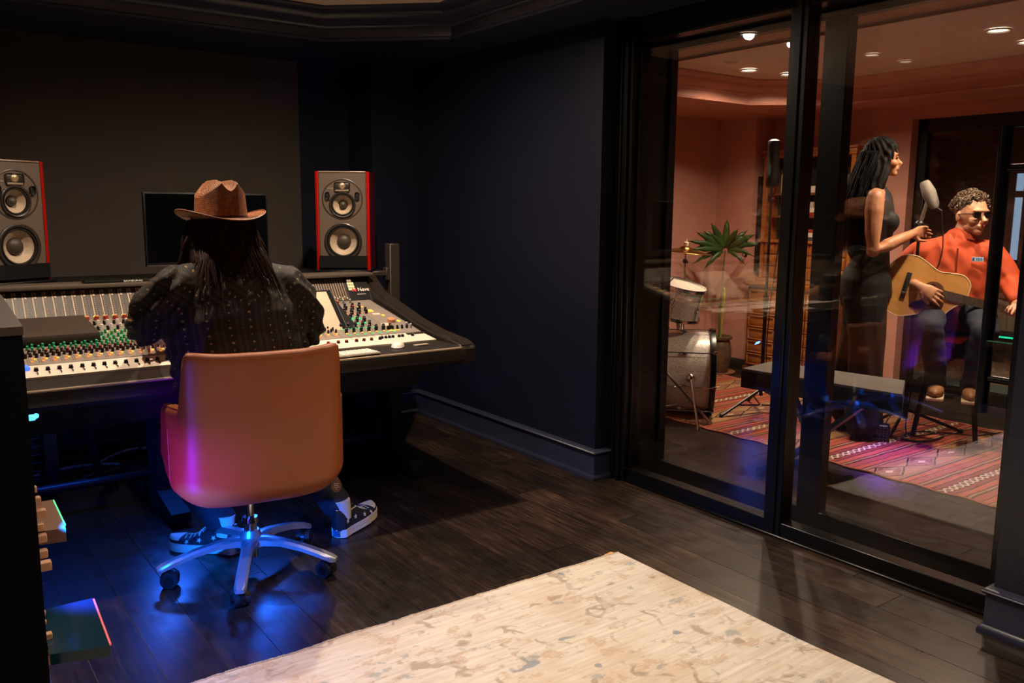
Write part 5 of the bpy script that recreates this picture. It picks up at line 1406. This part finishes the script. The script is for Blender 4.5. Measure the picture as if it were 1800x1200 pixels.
# ---------- keyboard bench on X legs
bn = thing('keyboard_bench', 'long black padded bench, light on its top painted in grey, on crossed X legs beyond the glass', 'bench', (3.93, 2.60, 0))
BA = atan2(.83, -.10) - pi / 2
R_ = Matrix.Rotation(radians(0), 4, 'Z')
def B3(p): return p
V = [(-.19, .38), (-.10, -.49), (.24, -.31), (.12, .43)]
G().prism([(x, y) for x, y in V], .405, .50, 'z').build('cushion', mat('bench_top_lit_grey', '#5e5650', .7, bump=.2, bscale=300), bn)  # black cushion; the light on its top is put into the grey
G().prism([(x * 1.012, y * 1.008) for x, y in V], .395, .488, 'z').build('side_band', M_BLKM, bn)
for a, b in ((((-.03, -.26, .40)), (-.18, .10, .03)), (((.02, .22, .40)), (-.24, -.22, .03))):
    g = G(); A_, B_ = Vector(a), Vector(b); dr = (B_ - A_).normalized(); sd = Vector((1, -.1, 0)).normalized() * .02; up_ = dr.cross(sd).normalized() * .012
    vs = [q + s1 * sd + s2 * up_ for q in (A_, B_) for s1, s2 in ((-1, -1), (1, -1), (1, 1), (-1, 1))]
    g.add(vs, [(0, 1, 2, 3), (4, 7, 6, 5), (0, 4, 5, 1), (1, 5, 6, 2), (2, 6, 7, 3), (3, 7, 4, 0)]); g.build('x_leg', M_BLK, bn)
    G().cyl(B_ + Vector((-.17, .02, -.012)), B_ + Vector((.17, -.02, -.012)), .017, seg=10).build('foot_bar', M_DKRUB, bn)
G().cyl((-.16, -.02, .22), (-.06, -.03, .22), .02, seg=14).build('pivot_bolt', M_CHROME, bn)

# ---------- singer's microphone stand
sm = thing('singer_microphone_stand', 'black microphone stand with a tripod base held by the woman singing', 'microphone stand', (4.98, 2.72, 0))
G().cyl((0, 0, .14), (0, 0, .85), .0125, seg=12).cyl((0, 0, .82), (0, 0, 1.27), .0095, seg=12).cyl((0, 0, .80), (0, 0, .90), .018, seg=12).cyl((0, 0, .1), (0, 0, .2), .02, seg=12).build('stand_tube', M_BLK, sm)
G().sph((0, 0, 1.28), .03, 14, 10).cyl((-.04, 0, 1.275), (.05, -.02, 1.27), .014, seg=12).cyl((-.06, .02, 1.24), (0, 0, 1.27), .010, seg=10).build('boom_clutch', M_BLK, sm)
G().cyl((.0, 0, 1.27), (.012, -.03, 1.42), .011, seg=12).build('mic_arm', mat('satin_nickel', '#9d958c', .4, .8), sm)
mmx = frame((.016, -.038, 1.455), (.42, -.9, .0), (-.20, .40, 1))
g = G()
for z, hw_, hd in ((-.075, .022, .018), (-.06, .030, .024), (.03, .036, .027), (.075, .030, .024), (.088, .018, .016)): pass
secs = [(-.085, .020, .018), (-.06, .032, .024), (.015, .040, .028), (.075, .030, .025), (.088, .020, .018)]
V, F = [], []
for z, a_, b_ in secs:
    for q in range(12):
        t = 2 * pi * q / 12; V.append(mmx @ Vector((a_ * cos(t), b_ * sin(t), z)))
for i in range(4):
    for q in range(12): F.append((i * 12 + q, i * 12 + (q + 1) % 12, (i + 1) * 12 + (q + 1) % 12, (i + 1) * 12 + q))
F += [tuple(range(12))[::-1], tuple(range(48, 60))]
g.add(V, F, True).build('microphone_head', mat('mic_grille_silver', '#8f8880', .45, .6, bump=.6, bscale=600), sm)
G().cyl((.016, -.04, 1.40), (.05, -.10, 1.36), .012, .008, seg=10).build('connector', M_BLK, sm)
for d in ((-.16, -.01), (.07, .25), (.30, -.20)):
    g = G(); g.cyl((0, 0, .16), (d[0], d[1], .016), .010, seg=8).sph((d[0], d[1], .017), .016, 10, 8); g.build('tripod_leg', M_BLK, sm)
g = G()
cp = [(.05, -.10, 1.36), (.05, -.12, 1.1), (.03, -.03, .8), (.02, -.02, .3), (-.05, -.05, .02)]
for a in range(0, 26): cp.append((-.02 + .16 * cos(a * .5) + .01 * a / 6, -.12 + .09 * sin(a * .5), .012))
cp += [(.3, -.3, .012), (.5, -.35, .012)]
g.tube(spline(cp, 5), .0035, 6).build('cable_run', mat('cable_navy', '#10101a', .45), sm)

# ================================================================ SINGER
wo = thing('person', 'person with long dark wavy hair in a black sleeveless outfit standing at the microphone', 'person', (4.735, 2.855, 0), atan2(-.85, .52))
g = G()
g.sph((.012, 0, 1.672), (.085, .070, .098), 22, 16)
limb(g, [(.040, 0, 1.640), (.060, 0, 1.605), (.066, 0, 1.590)], [(.050, .052), (.036, .044), (.028, .030)], ref=(1, 0, 0))
g.sph((.078, 0, 1.577), (.020, .022, .018), 12, 10)      # chin
g.sph((.087, 0, 1.607), (.017, .022, .008), 12, 8); g.sph((.086, 0, 1.597), (.015, .020, .007), 12, 8)  # lips
g.tube([(.088, 0, 1.668), (.098, 0, 1.648), (.112, 0, 1.632), (.104, 0, 1.622), (.090, 0, 1.620)], [.007, .009, .012, .011, .006], 8)
g.sph((.072, -.034, 1.632), (.026, .022, .022), 12, 8); g.sph((.072, .034, 1.632), (.026, .022, .022), 12, 8)  # cheeks
g.sph((.080, 0, 1.682), (.018, .045, .016), 12, 8)        # brow
g.sph((.005, -.068, 1.64), (.014, .008, .024), 10, 8)     # ear
limb(g, [(.005, 0, 1.60), (-.005, 0, 1.52), (-.01, 0, 1.46)], [.050, .048, .056])
limb(g, [(-.012, -.14, 1.445), (-.012, -.05, 1.455), (-.012, .05, 1.455), (-.012, .14, 1.445)], [(.044, .05), (.05, .055), (.05, .055), (.044, .05)])
limb(g, [(0, 0, 1.42), (.01, 0, 1.35), (.01, 0, 1.22), (0, 0, 1.10)], [(.075, .14), (.085, .13), (.08, .11), (.08, .12)], ref=(1, 0, 0))
limb(g, [(-.012, -.162, 1.435), (-.014, -.178, 1.36), (-.012, -.190, 1.24), (-.004, -.195, 1.135), (.07, -.150, 1.165), (.15, -.08, 1.205), (.205, -.015, 1.232)],
     [.050, .052, .045, .040, .039, .032, .023])
hand(g, (.205, -.015, 1.232), (.55, .82, .12), (.75, -.65, -.1), side=1, s=.92, curl=(.5, .8, .6))
limb(g, [(-.012, .162, 1.435), (-.10, .19, 1.34), (-.225, .215, 1.215), (-.19, .20, 1.16), (-.12, .165, 1.115)], [.048, .045, .038, .034, .024])
hand(g, (-.12, .165, 1.115), (.85, -.35, -.3), (-.2, -.95, .1), side=1, s=.9, curl=(.3, .3, .3))
blob('body', g, .0055, M_SKIN2, wo, 3)
g = G()
g.sph((.089, -.031, 1.662), (.006, .012, .005), 10, 8).sph((.089, .031, 1.662), (.006, .012, .005), 10, 8)
g.tube([(.093, -.045, 1.680), (.098, -.030, 1.686), (.099, -.014, 1.682)], .0028, 6).tube([(.093, .045, 1.680), (.098, .030, 1.686), (.099, .014, 1.682)], .0028, 6)
g.build('eye', mat('eye_dark', '#160e0a', .3), wo, label='dark eyes and brows')
G().sph((.1015, 0, 1.601), (.006, .017, .0035), 10, 6).build('mouth', mat('lips_teeth', '#c98a78', .35), wo, label='smiling mouth')
MB_ = mat('black_jersey', '#08080a', .75, bump=.15, bscale=300)
g = G()
limb(g, [(-.006, 0, 1.478), (-.004, 0, 1.45), (.002, 0, 1.42), (.005, 0, 1.37), (.02, 0, 1.30), (.012, 0, 1.21), (.0, 0, 1.13)], [(.058, .075), (.070, .112), (.084, .130), (.090, .137), (.092, .140), (.084, .120), (.088, .130)], 24, ref=(1, 0, 0))
g.sph((.068, -.060, 1.295), (.062, .062, .066), 16, 12); g.sph((.068, .060, 1.295), (.062, .062, .066), 16, 12); g.sph((.062, 0, 1.29), (.055, .07, .07), 14, 10)
for s in (-1, 1): g.tube([(.055, s * .085, 1.36), (.035, s * .088, 1.43), (-.01, s * .085, 1.485), (-.055, s * .08, 1.44)], [(.018, .008)] * 4, 8)
blob('top', g, .007, MB_, wo, 5, lambda c, n: .0015 * noise.noise(c * 20))
g = G()
limb(g, [(.0, 0, 1.15), (-.01, 0, 1.07), (-.03, 0, .95), (-.03, 0, .86)], [(.088, .128), (.105, .145), (.145, .178), (.150, .180)], 24, ref=(1, 0, 0))
for s, xo in ((-1, .03), (1, -.05)):
    limb(g, [(-.03, s * .09, .86), (-.02 + xo * .5, s * .095, .62), (-.03 + xo, s * .10, .42), (-.03 + xo, s * .105, .25), (-.02 + xo, s * .105, .095)], [(.125, .09), (.105, .092), (.098, .092), (.10, .096), (.108, .10)], 18, ref=(1, 0, 0))
blob('trousers', g, .009, MB_, wo, 5, lambda c, n: .006 * sin(atan2(c.y, c.x) * 14 + 4 * noise.noise(Vector((c.x * 5, c.y * 5, c.z * 1.5)))) * max(0, min(1, (.9 - c.z) / .5)))
G().tube([(.089 * cos(a) * 1.03, .131 * sin(a) * 1.03, 1.135) for a in [2 * pi * i / 40 for i in range(41)]], .004, 6).build('waist_cord', mat('cord_brown', '#6a5040', .4), wo)
for s, xo in ((-1, .03), (1, -.05)):
    b_ = G().rbox(-.10 + xo, .13 + xo, s * .105 - .045, s * .105 + .045, .035, .11, .02, 3).rbox(-.09 + xo, .13 + xo, s * .105 - .046, s * .105 + .046, .0, .036, .006, 2).build('boot', M_BLK, wo)
    g = G()
    for i in range(12):
        for j in range(6): g.sph((-.085 + xo + i * .018, s * .105 - .047, .012 + j * .016), .0028, 6, 4)
    g.build('stud', mat('stud_silver', '#a9a39c', .3, .9), b_, kind='stuff')
M_HAIRD = mat('near_black_hair', '#0b0706', .72, spec=.25, var=.3, scale=30)
g = G()
g.sph((-.002, 0, 1.694), (.096, .083, .094), 22, 16); limb(g, [(.052, -.048, 1.725), (.040, -.072, 1.68), (.018, -.082, 1.62)], [.026, .022, .028]); limb(g, [(.052, .048, 1.725), (.040, .072, 1.68), (.018, .082, 1.62)], [.026, .022, .028]); g.sph((-.04, 0, 1.64), (.085, .092, .10), 18, 12)
limb(g, [(-.045, 0, 1.62), (-.075, 0, 1.50), (-.105, 0, 1.36), (-.115, 0, 1.22), (-.11, 0, 1.10)], [(.085, .105), (.075, .13), (.062, .135), (.048, .12), (.025, .09)], 20, ref=(1, 0, 0))
limb(g, [(.005, -.075, 1.64), (.0, -.095, 1.56), (-.02, -.115, 1.47), (-.07, -.12, 1.36)], [(.05, .03), (.048, .035), (.045, .03), (.04, .03)], ref=(1, 0, 0))
limb(g, [(.005, .075, 1.64), (.0, .095, 1.56), (-.02, .115, 1.47), (-.07, .12, 1.36)], [(.05, .03), (.048, .035), (.045, .03), (.04, .03)], ref=(1, 0, 0))
hm = blob('hair', g, .007, M_HAIRD, wo, 4, lambda c, n: .005 * sin(atan2(c.y, c.x + .05) * 22 + 2.5 * sin(c.z * 26)) + .003 * noise.noise(c * 30))
g = G(); wr_ = random.Random(9)
for k in range(170):
    a = wr_.uniform(radians(75), radians(285)); ph = wr_.uniform(0, 6)
    pts = []
    L = wr_.uniform(.42, .60)
    for i in range(14):
        t = i / 13; r = .095 + .03 * sin(t * pi) ; z = 1.70 - L * t
        cx_ = -.02 - .09 * min(1, t * 1.6); rx = (.085 if t < .4 else .085 - .04 * (t - .4)); ry = .09 + .05 * sin(min(1, t * 1.3) * pi * .6) - .04 * max(0, t - .6)
        pts.append((cx_ + (rx + .004 * sin(ph + t * 16)) * cos(a) * 1.04, (ry + .006 * sin(ph + t * 14)) * sin(a), z))
    g.tube(pts, [.0028] * 11 + [.002, .0015, .0006], 4)
g.build('hair_strand', M_HAIRD, hm, kind='stuff')

# ================================================================ GUITARIST
mn = thing('person', 'person with curly grey hair and glasses in an orange shirt sitting and playing guitar', 'person', (5.22, 2.52, 0), atan2(-.9, .435))
g = G()
fd = Vector((.62, -.78, -.06)).normalized(); fs = Vector((.78, .62, 0)).normalized(); hc = Vector((-.02, 0, 1.335))
HM = Matrix((fd, fs, fd.cross(fs))).transposed().to_4x4()
if HM[2][2] < 0: HM = Matrix((fd, -fs, fd.cross(-fs))).transposed().to_4x4()
HM.translation = hc
def hp(x, y, z): return HM @ Vector((x, y, z))
def hs(x, y, z, r, seg=14): g.sph((x, y, z), r, seg, 10, HM)
hs(0, 0, .02, (.096, .078, .105), 22); hs(.045, 0, -.045, (.052, .056, .062)); hs(.072, 0, -.085, (.026, .030, .024)); hs(.02, 0, -.06, (.06, .062, .05))
g.tube([hp(.088, 0, .020), hp(.104, 0, -.002), hp(.122, 0, -.022), hp(.112, 0, -.034), hp(.094, 0, -.036)], [.008, .011, .016, .014, .008], 10)
hs(.093, 0, -.052, (.014, .026, .007)); hs(.091, 0, -.063, (.014, .023, .007)); hs(.066, .036, -.025, (.03, .024, .026)); hs(.066, -.036, -.025, (.03, .024, .026)); hs(.084, 0, .035, (.018, .055, .014))
for s in (-1, 1): hs(-.005, s * .080, -.005, (.018, .010, .032))
limb(g, [hp(-.02, 0, -.07), (-.05, .0, 1.20), (-.08, .0, 1.13)], [.062, .064, .075])
limb(g, [(-.08, 0, 1.12), (-.08, 0, .95), (-.07, 0, .76)], [(.16, .09), (.17, .10), (.16, .1)], ref=(1, 0, 0))
limb(g, [(-.27, -.01, 1.12), (-.375, -.03, .97), (-.315, -.20, .945), (-.26, -.29, .93)], [.05, .045, .036, .026])
hand(g, (-.248, -.298, .925), (.86, -.02, -.45), (0, .95, -.25), side=-1, s=1.0, curl=(.12, .30, .35), spread=.16)
limb(g, [(.10, -.01, 1.12), (.20, -.03, .96), (.235, -.14, .90), (.245, -.215, .85)], [.05, .045, .036, .027])
hand(g, (.250, -.225, .838), (-.25, -.65, -.45), (.2, -.5, .8), side=-1, s=1.0, curl=(.6, .9, .6))
blob('body', g, .0048, M_SKIN, mn, 3)
g = G()
limb(g, [(-.06, .01, .70), (-.07, .01, .82), (-.085, .01, .95), (-.09, .01, 1.06), (-.085, .01, 1.135), (-.065, .01, 1.185)], [(.185, .14), (.19, .145), (.205, .145), (.21, .132), (.165, .118), (.098, .092)], 24, ref=(1, 0, 0))
limb(g, [(-.22, .01, 1.12), (-.285, .0, 1.10), (-.345, -.01, 1.03), (-.385, -.04, .965), (-.35, -.13, .952), (-.31, -.225, .942)], [.082, .080, .073, .066, .058, .046])
limb(g, [(.05, .01, 1.12), (.115, .0, 1.105), (.175, -.02, 1.03), (.215, -.06, .96), (.235, -.13, .915), (.243, -.19, .875)], [.082, .080, .073, .064, .056, .045])
blob('shirt', g, .0075, mat('burnt_orange_shirt', '#c04a20', .8, bump=.2, bscale=400), mn, 6,
     lambda c, n: .006 * sin((c.x * .9 + c.z * .55) * 70 + 3.5 * noise.noise(c * 7)) * (.4 + .6 * abs(noise.noise(c * 5))) + .004 * noise.noise(c * 16))
G().grid(lambda u, v: Vector((-.062 + (.076 + .012 * v) * cos(pi * (1.62 + 1.76 * u)), .0 + (.072 + .012 * v) * sin(pi * (1.62 + 1.76 * u)), 1.222 - .035 * v + .012 * cos(pi * 2 * u))), 24, 5).build('collar', mat('burnt_orange_shirt_dark', '#a83f1c', .8), mn)
G().rbox(-.006, .006, -.002, .001, -.14, .13, .001, 1, frame((-.072, -.128, 1.02), (1, 0, 0), (0, -.12, 1)) @ Matrix.Identity(4)).build('placket', mat('burnt_orange_shirt_dark', '#a83f1c', .8), mn)
lg = frame((.035, -.118, 1.085), (.93, .32, 0), (.3, -.93, .1))
G().rbox(-.032, .032, -.013, .013, 0, .003, .001, 1, lg).build('chest_patch', mat('patch_light_blue', '#9cc4e4', .6), mn)
g = G()
for i, (x, w) in enumerate(((-.024, .012), (-.006, .005), (.003, .005), (.012, .005), (.021, .006))): g.rbox(x - w / 2, x + w / 2, -.007, .008 if i else .010, .003, .0038, .0003, 1, lg)
g.build('patch_lettering', mat('patch_navy', '#2e4f86', .6), mn)
g = G()
limb(g, [(-.06, .02, .76), (-.15, -.04, .765), (-.18, -.22, .745), (-.175, -.38, .69), (-.14, -.36, .52), (-.12, -.30, .375)], [(.15, .12), .10, .088, .074, .064, .055], ref=(1, 0, 0))
limb(g, [(-.06, .02, .76), (.03, -.04, .765), (.08, -.22, .745), (.10, -.38, .69), (.08, -.36, .52), (.06, -.30, .375)], [(.15, .12), .10, .088, .074, .064, .055], ref=(1, 0, 0))
blob('trousers', g, .009, mat('navy_trousers', '#232938', .85), mn, 5, lambda c, n: .006 * noise.noise(Vector((c.x * 12, c.y * 12, c.z * 25))))
for x in (-.12, .06):
    s_ = G().sph((x, -.36, .335), (.045, .12, .038), 18, 12).build('shoe', mat('tan_shoe', '#9a6a42', .5), mn)
    G().rbox(x - .046, x + .046, -.48, -.245, .292, .312, .008, 2).build('shoe_sole', mat('shoe_sole_cream', '#c9b697', .6), s_)
# glasses
g = G()
for s in (-1, 1):
    g.tube([hp(.105 - .010 * abs(cos(a)) , s * (.036 + .027 * cos(a)), .012 + .018 * sin(a)) for a in [2 * pi * i / 20 for i in range(21)]], .0028, 6)
    g.tube([hp(.098, s * .062, .016), hp(.05, s * .082, .014), hp(0, s * .086, .008), hp(-.02, s * .084, -.006)], .0026, 6)
g.tube([hp(.106, -.010, .014), hp(.110, 0, .017), hp(.106, .010, .014)], .0025, 6)
gs = g.build('glasses', mat('glasses_black', '#0a0a0a', .25), mn)
g = G()
for s in (-1, 1): g.lathe([(0, 0), (.0245, 0), (.0245, .001), (0, .001)], 20, HM @ Matrix.Translation((.099, s * .036, .012)) @ Matrix.Rotation(pi / 2, 4, 'Y') @ Matrix.Diagonal((.68, 1, 1, 1)))
g.build('lens', mat('lens_dark', '#181210', .08), gs)
# curly hair
g = G(); cr2 = random.Random(6)
g.sph((-.022, 0, .055), (.093, .084, .092), 20, 14, HM)
hb = G()
for k in range(230):
    th_ = cr2.uniform(0, 2 * pi); ph_ = cr2.uniform(0, 1.75)
    x = sin(ph_) * cos(th_); y = sin(ph_) * sin(th_); z = cos(ph_)
    if x > .55 and z < .45: continue
    if z < -.05 and x > -.1: continue
    c = Vector((-.018 + x * .100, y * .090, .050 + z * .094)); r = cr2.uniform(.009, .017)
    ax = Vector((cr2.uniform(-1, 1), cr2.uniform(-1, 1), cr2.uniform(-1, 1))).normalized(); u_ = ax.orthogonal().normalized(); w_ = ax.cross(u_)
    hb.tube([HM @ (c + (u_ * cos(q * .7) + w_ * sin(q * .7)) * r + ax * .0015 * q) for q in range(11)], [.0035] * 10 + [.001], 5)
MC = mat('curly_grey_brown_hair', '#5c4a38', .5, var=.45, scale=60)
h_ = g.build('hair', MC, mn); hb.build('curl', MC, h_, kind='stuff')
# stool
stl = thing('wooden_stool', 'black four-legged bar stool under the guitarist', 'stool', (5.22 - .06 * .435 + .0, 2.52 + .06 * .9, 0), atan2(-.9, .435))
G().lathe([(0, .625), (.165, .625), (.175, .64), (.170, .655), (0, .66)], 28).build('seat', M_BLK, stl)
for a in (45, 135, 225, 315):
    a = radians(a); G().cyl((.24 * cos(a), .24 * sin(a), 0), (.13 * cos(a), .13 * sin(a), .63), .015, .013, seg=10).build('leg', M_BLK, stl)
for i in range(4):
    a, b = radians(45 + 90 * i), radians(135 + 90 * i); G().cyl((.19 * cos(a), .19 * sin(a), .272), (.19 * cos(b), .19 * sin(b), .272), .010, seg=8).build('rung', M_BLK, stl)
# guitar
gt = thing('acoustic_guitar', 'natural spruce acoustic guitar with a cutaway held by the seated man', 'guitar', (5.22, 2.52, 0), atan2(-.9, .435))
gx = Vector((.978, .0, -.208)).normalized(); gn_ = Vector((.05, -.985, .13)).normalized()
GS = .93
GM = frame(Vector((-.18, -.262, .895)), gx, gn_) @ Matrix.Scale(GS, 4) @ Matrix.Translation((-.30, 0, 0))
def cat(pts, n=8):
    P = pts; m = len(P); out = []
    for i in range(m):
        a, b, c, d = [Vector((*P[(i + k - 1) % m], 0)) for k in range(4)]
        for k in range(n):
            t = k / n; q = 0.5 * ((2 * b) + (c - a) * t + (2 * a - 5 * b + 4 * c - d) * t * t + (3 * b - a - 3 * c + d) * t ** 3); out.append((q.x, q.y))
    return out
outl = cat([(0, 0), (.012, .10), (.07, .175), (.15, .195), (.23, .165), (.30, .133), (.37, .138), (.44, .14), (.488, .10), (.495, .04), (.49, -.025), (.455, -.045), (.42, -.085), (.395, -.125), (.35, -.135), (.30, -.133), (.23, -.165), (.15, -.195), (.07, -.175), (.012, -.10)])
MSP = wood('spruce_top', '#c98d4a', '#dca660', (1.5, 22, 1)); MSD = wood('rosewood_side', '#3c1d12', '#57301c')
G().prism(outl, -.10, -.004, 'z', GM).build('body_side', MSD, gt)
tp = G().prism([(x * .985 + .004, y * .985) for x, y in outl], -.004, 0, 'z', GM).build('soundboard', MSP, gt)
G().tube([GM @ Vector((x, y, -.001)) for x, y in outl + outl[:1]], .003, 6).build('binding', mat('binding_cream', '#e2cfa6', .5), gt)
G().lathe([(0, .0006), (.050, .0006), (.050, .0012), (0, .0012)], 32, GM @ Matrix.Translation((.30, 0, 0))).build('sound_hole', mat('hole_black', '#0a0706', .9), gt)
G().lathe([(.056, .0005), (.066, .0005), (.066, .0012), (.056, .0012)], 36, GM @ Matrix.Translation((.30, 0, 0))).build('rosette', mat('rosette_dark', '#6a4326', .5), gt)
G().prism([(.34, -.052), (.30, -.066), (.25, -.062), (.21, -.085), (.19, -.12), (.24, -.125), (.31, -.11), (.36, -.085)], .0006, .0016, 'z', GM).build('pickguard', mat('pickguard_black', '#120c0a', .25), gt)
G().rbox(.125, .155, -.085, .085, .0, .009, .003, 2, GM).rbox(.136, .140, -.04, .04, .009, .013, .001, 1, GM).build('bridge', mat('bridge_ebony', '#1c110c', .5), gt)
G().prism([(.345, -.028), (.345, .028), (.80, .0215), (.80, -.0215)], .001, .009, 'z', GM).build('fretboard', mat('fretboard', '#2b1811', .5), gt)
G().prism([(.49, -.022), (.49, .022), (.80, .020), (.80, -.020)], -.020, .001, 'z', GM).build('neck', mat('neck_mahogany', '#6a3a20', .4), gt)
g = G(); Lsc = .65
for k in range(1, 19):
    x = .80 - Lsc * (1 - 2 ** (-k / 12)); hw_ = .0215 + (.80 - x) / .455 * .0065
    g.rbox(x - .001, x + .001, -hw_, hw_, .009, .0102, .0003, 1, GM)
g.build('fret', M_CHROME, gt, kind='stuff')
g = G()
for k in range(6):
    y = -.019 + k * .0076; g.tube([GM @ Vector((.14, y * 1.4, .013)), GM @ Vector((.80, y, .0115))], .0004, 4)
g.build('string', mat('string_bronze', '#6a5638', .5, .3), gt, kind='stuff')
G().prism([(.80, -.022), (.80, .022), (.83, .034), (.97, .038), (.98, .0), (.97, -.038), (.83, -.034)], -.014, .002, 'z', GM).build('headstock', MSD, gt)
for k in range(3):
    for s in (-1, 1): G().cyl(GM @ Vector((.85 + k * .042, s * .034, -.006)), GM @ Vector((.85 + k * .042, s * .056, -.006)), .004, seg=8).sph(GM @ Vector((.85 + k * .042, s * .060, -.006)), .008, 10, 6).build('tuning_peg', M_CHROME, gt)

# ================================================================ HALLWAY BEYOND THE INTERIOR WINDOW
mt = tag(G().rbox(6.34, 7.25, 2.3, 4.2, .0, .012, .003, 1).build('hallway_lit_floor', mat('hall_lit_floor_teal', '#6e7b7c', .9, bump=.2, bscale=200)), 'lit patch of floor, painted grey-teal, in the hallway behind the interior window', 'mat')  # thin slab whose paler colour stands in for light on the hallway floor
g = G(); g.tube([(.05 * cos(a), .05 * sin(a), .014) for a in [2 * pi * i / 30 for i in range(31)]], .010, 8)
rgc = g.build('cable_coil', M_BLK); rgc.location = (6.68, 3.50, .012); tag(rgc, 'small ring of coiled black cable on the hallway floor', 'cable coil')
cse = thing('small_case', 'low black case with a handle on the hallway floor', 'case', (6.72, 3.14, .012), .3)
G().rbox(-.05, .05, -.09, .09, 0, .06, .015, 3).build('body', M_BLK, cse); G().tube([(-.04, -.04, .055), (-.04, -.035, .085), (-.04, .035, .085), (-.04, .04, .055)], .006, 8).build('handle', M_BLK, cse)
lc = thing('led_shelf', 'low black shelf unit with a green light strip in the hallway', 'shelf unit', (6.85, 3.12, 0))
G().rbox(-.12, .12, -.30, .12, .42, .45, .003, 1).rbox(-.12, .12, -.30, -.28, .012, .42, .003, 1).rbox(-.12, .12, .10, .12, .012, .42, .003, 1).build('frame', M_BLK, lc)
G().rbox(-.125, -.118, -.28, .10, .425, .438, .001, 1).build('light_strip', emit('led_green', '#20d8a0', 1.6), lc)
pr2 = thing('pleated_screen', 'beige pleated low screen in the hallway at the far right', 'screen', (7.0, 2.78, 0))
def plf(u, v): return (.012 * sin(u * 60), -.42 + .84 * u, .0 + .72 * v)
G().grid(plf, 160, 2).build('pleats', mat('pleat_beige', '#a08a78', .8), pr2); G().rbox(-.03, .03, -.43, .43, .70, .74, .004, 1).build('top_rail', mat('pleat_rail', '#9a5f45', .6), pr2)
lw = thing('far_window', 'narrow bright daylit window at the far end of the hallway', 'window', (8.585, 3.74, 0))
G().box(-.004, .0, -.028, .045, .92, 1.72).build('daylight_pane', emit('daylight_pane', '#9fb8d8', 1.1), lw)
for a, b, c, d in ((-.045, -.028, .88, 1.76), (.045, .06, .88, 1.76), (-.045, .06, 1.72, 1.76), (-.045, .06, .88, .92)): G().box(-.02, .01, a, b, c, d).build('window_frame', M_BLK, lw)
G().box(-.012, -.004, -.028, .045, 1.50, 1.56).build('glazing_bar', M_BLK, lw)
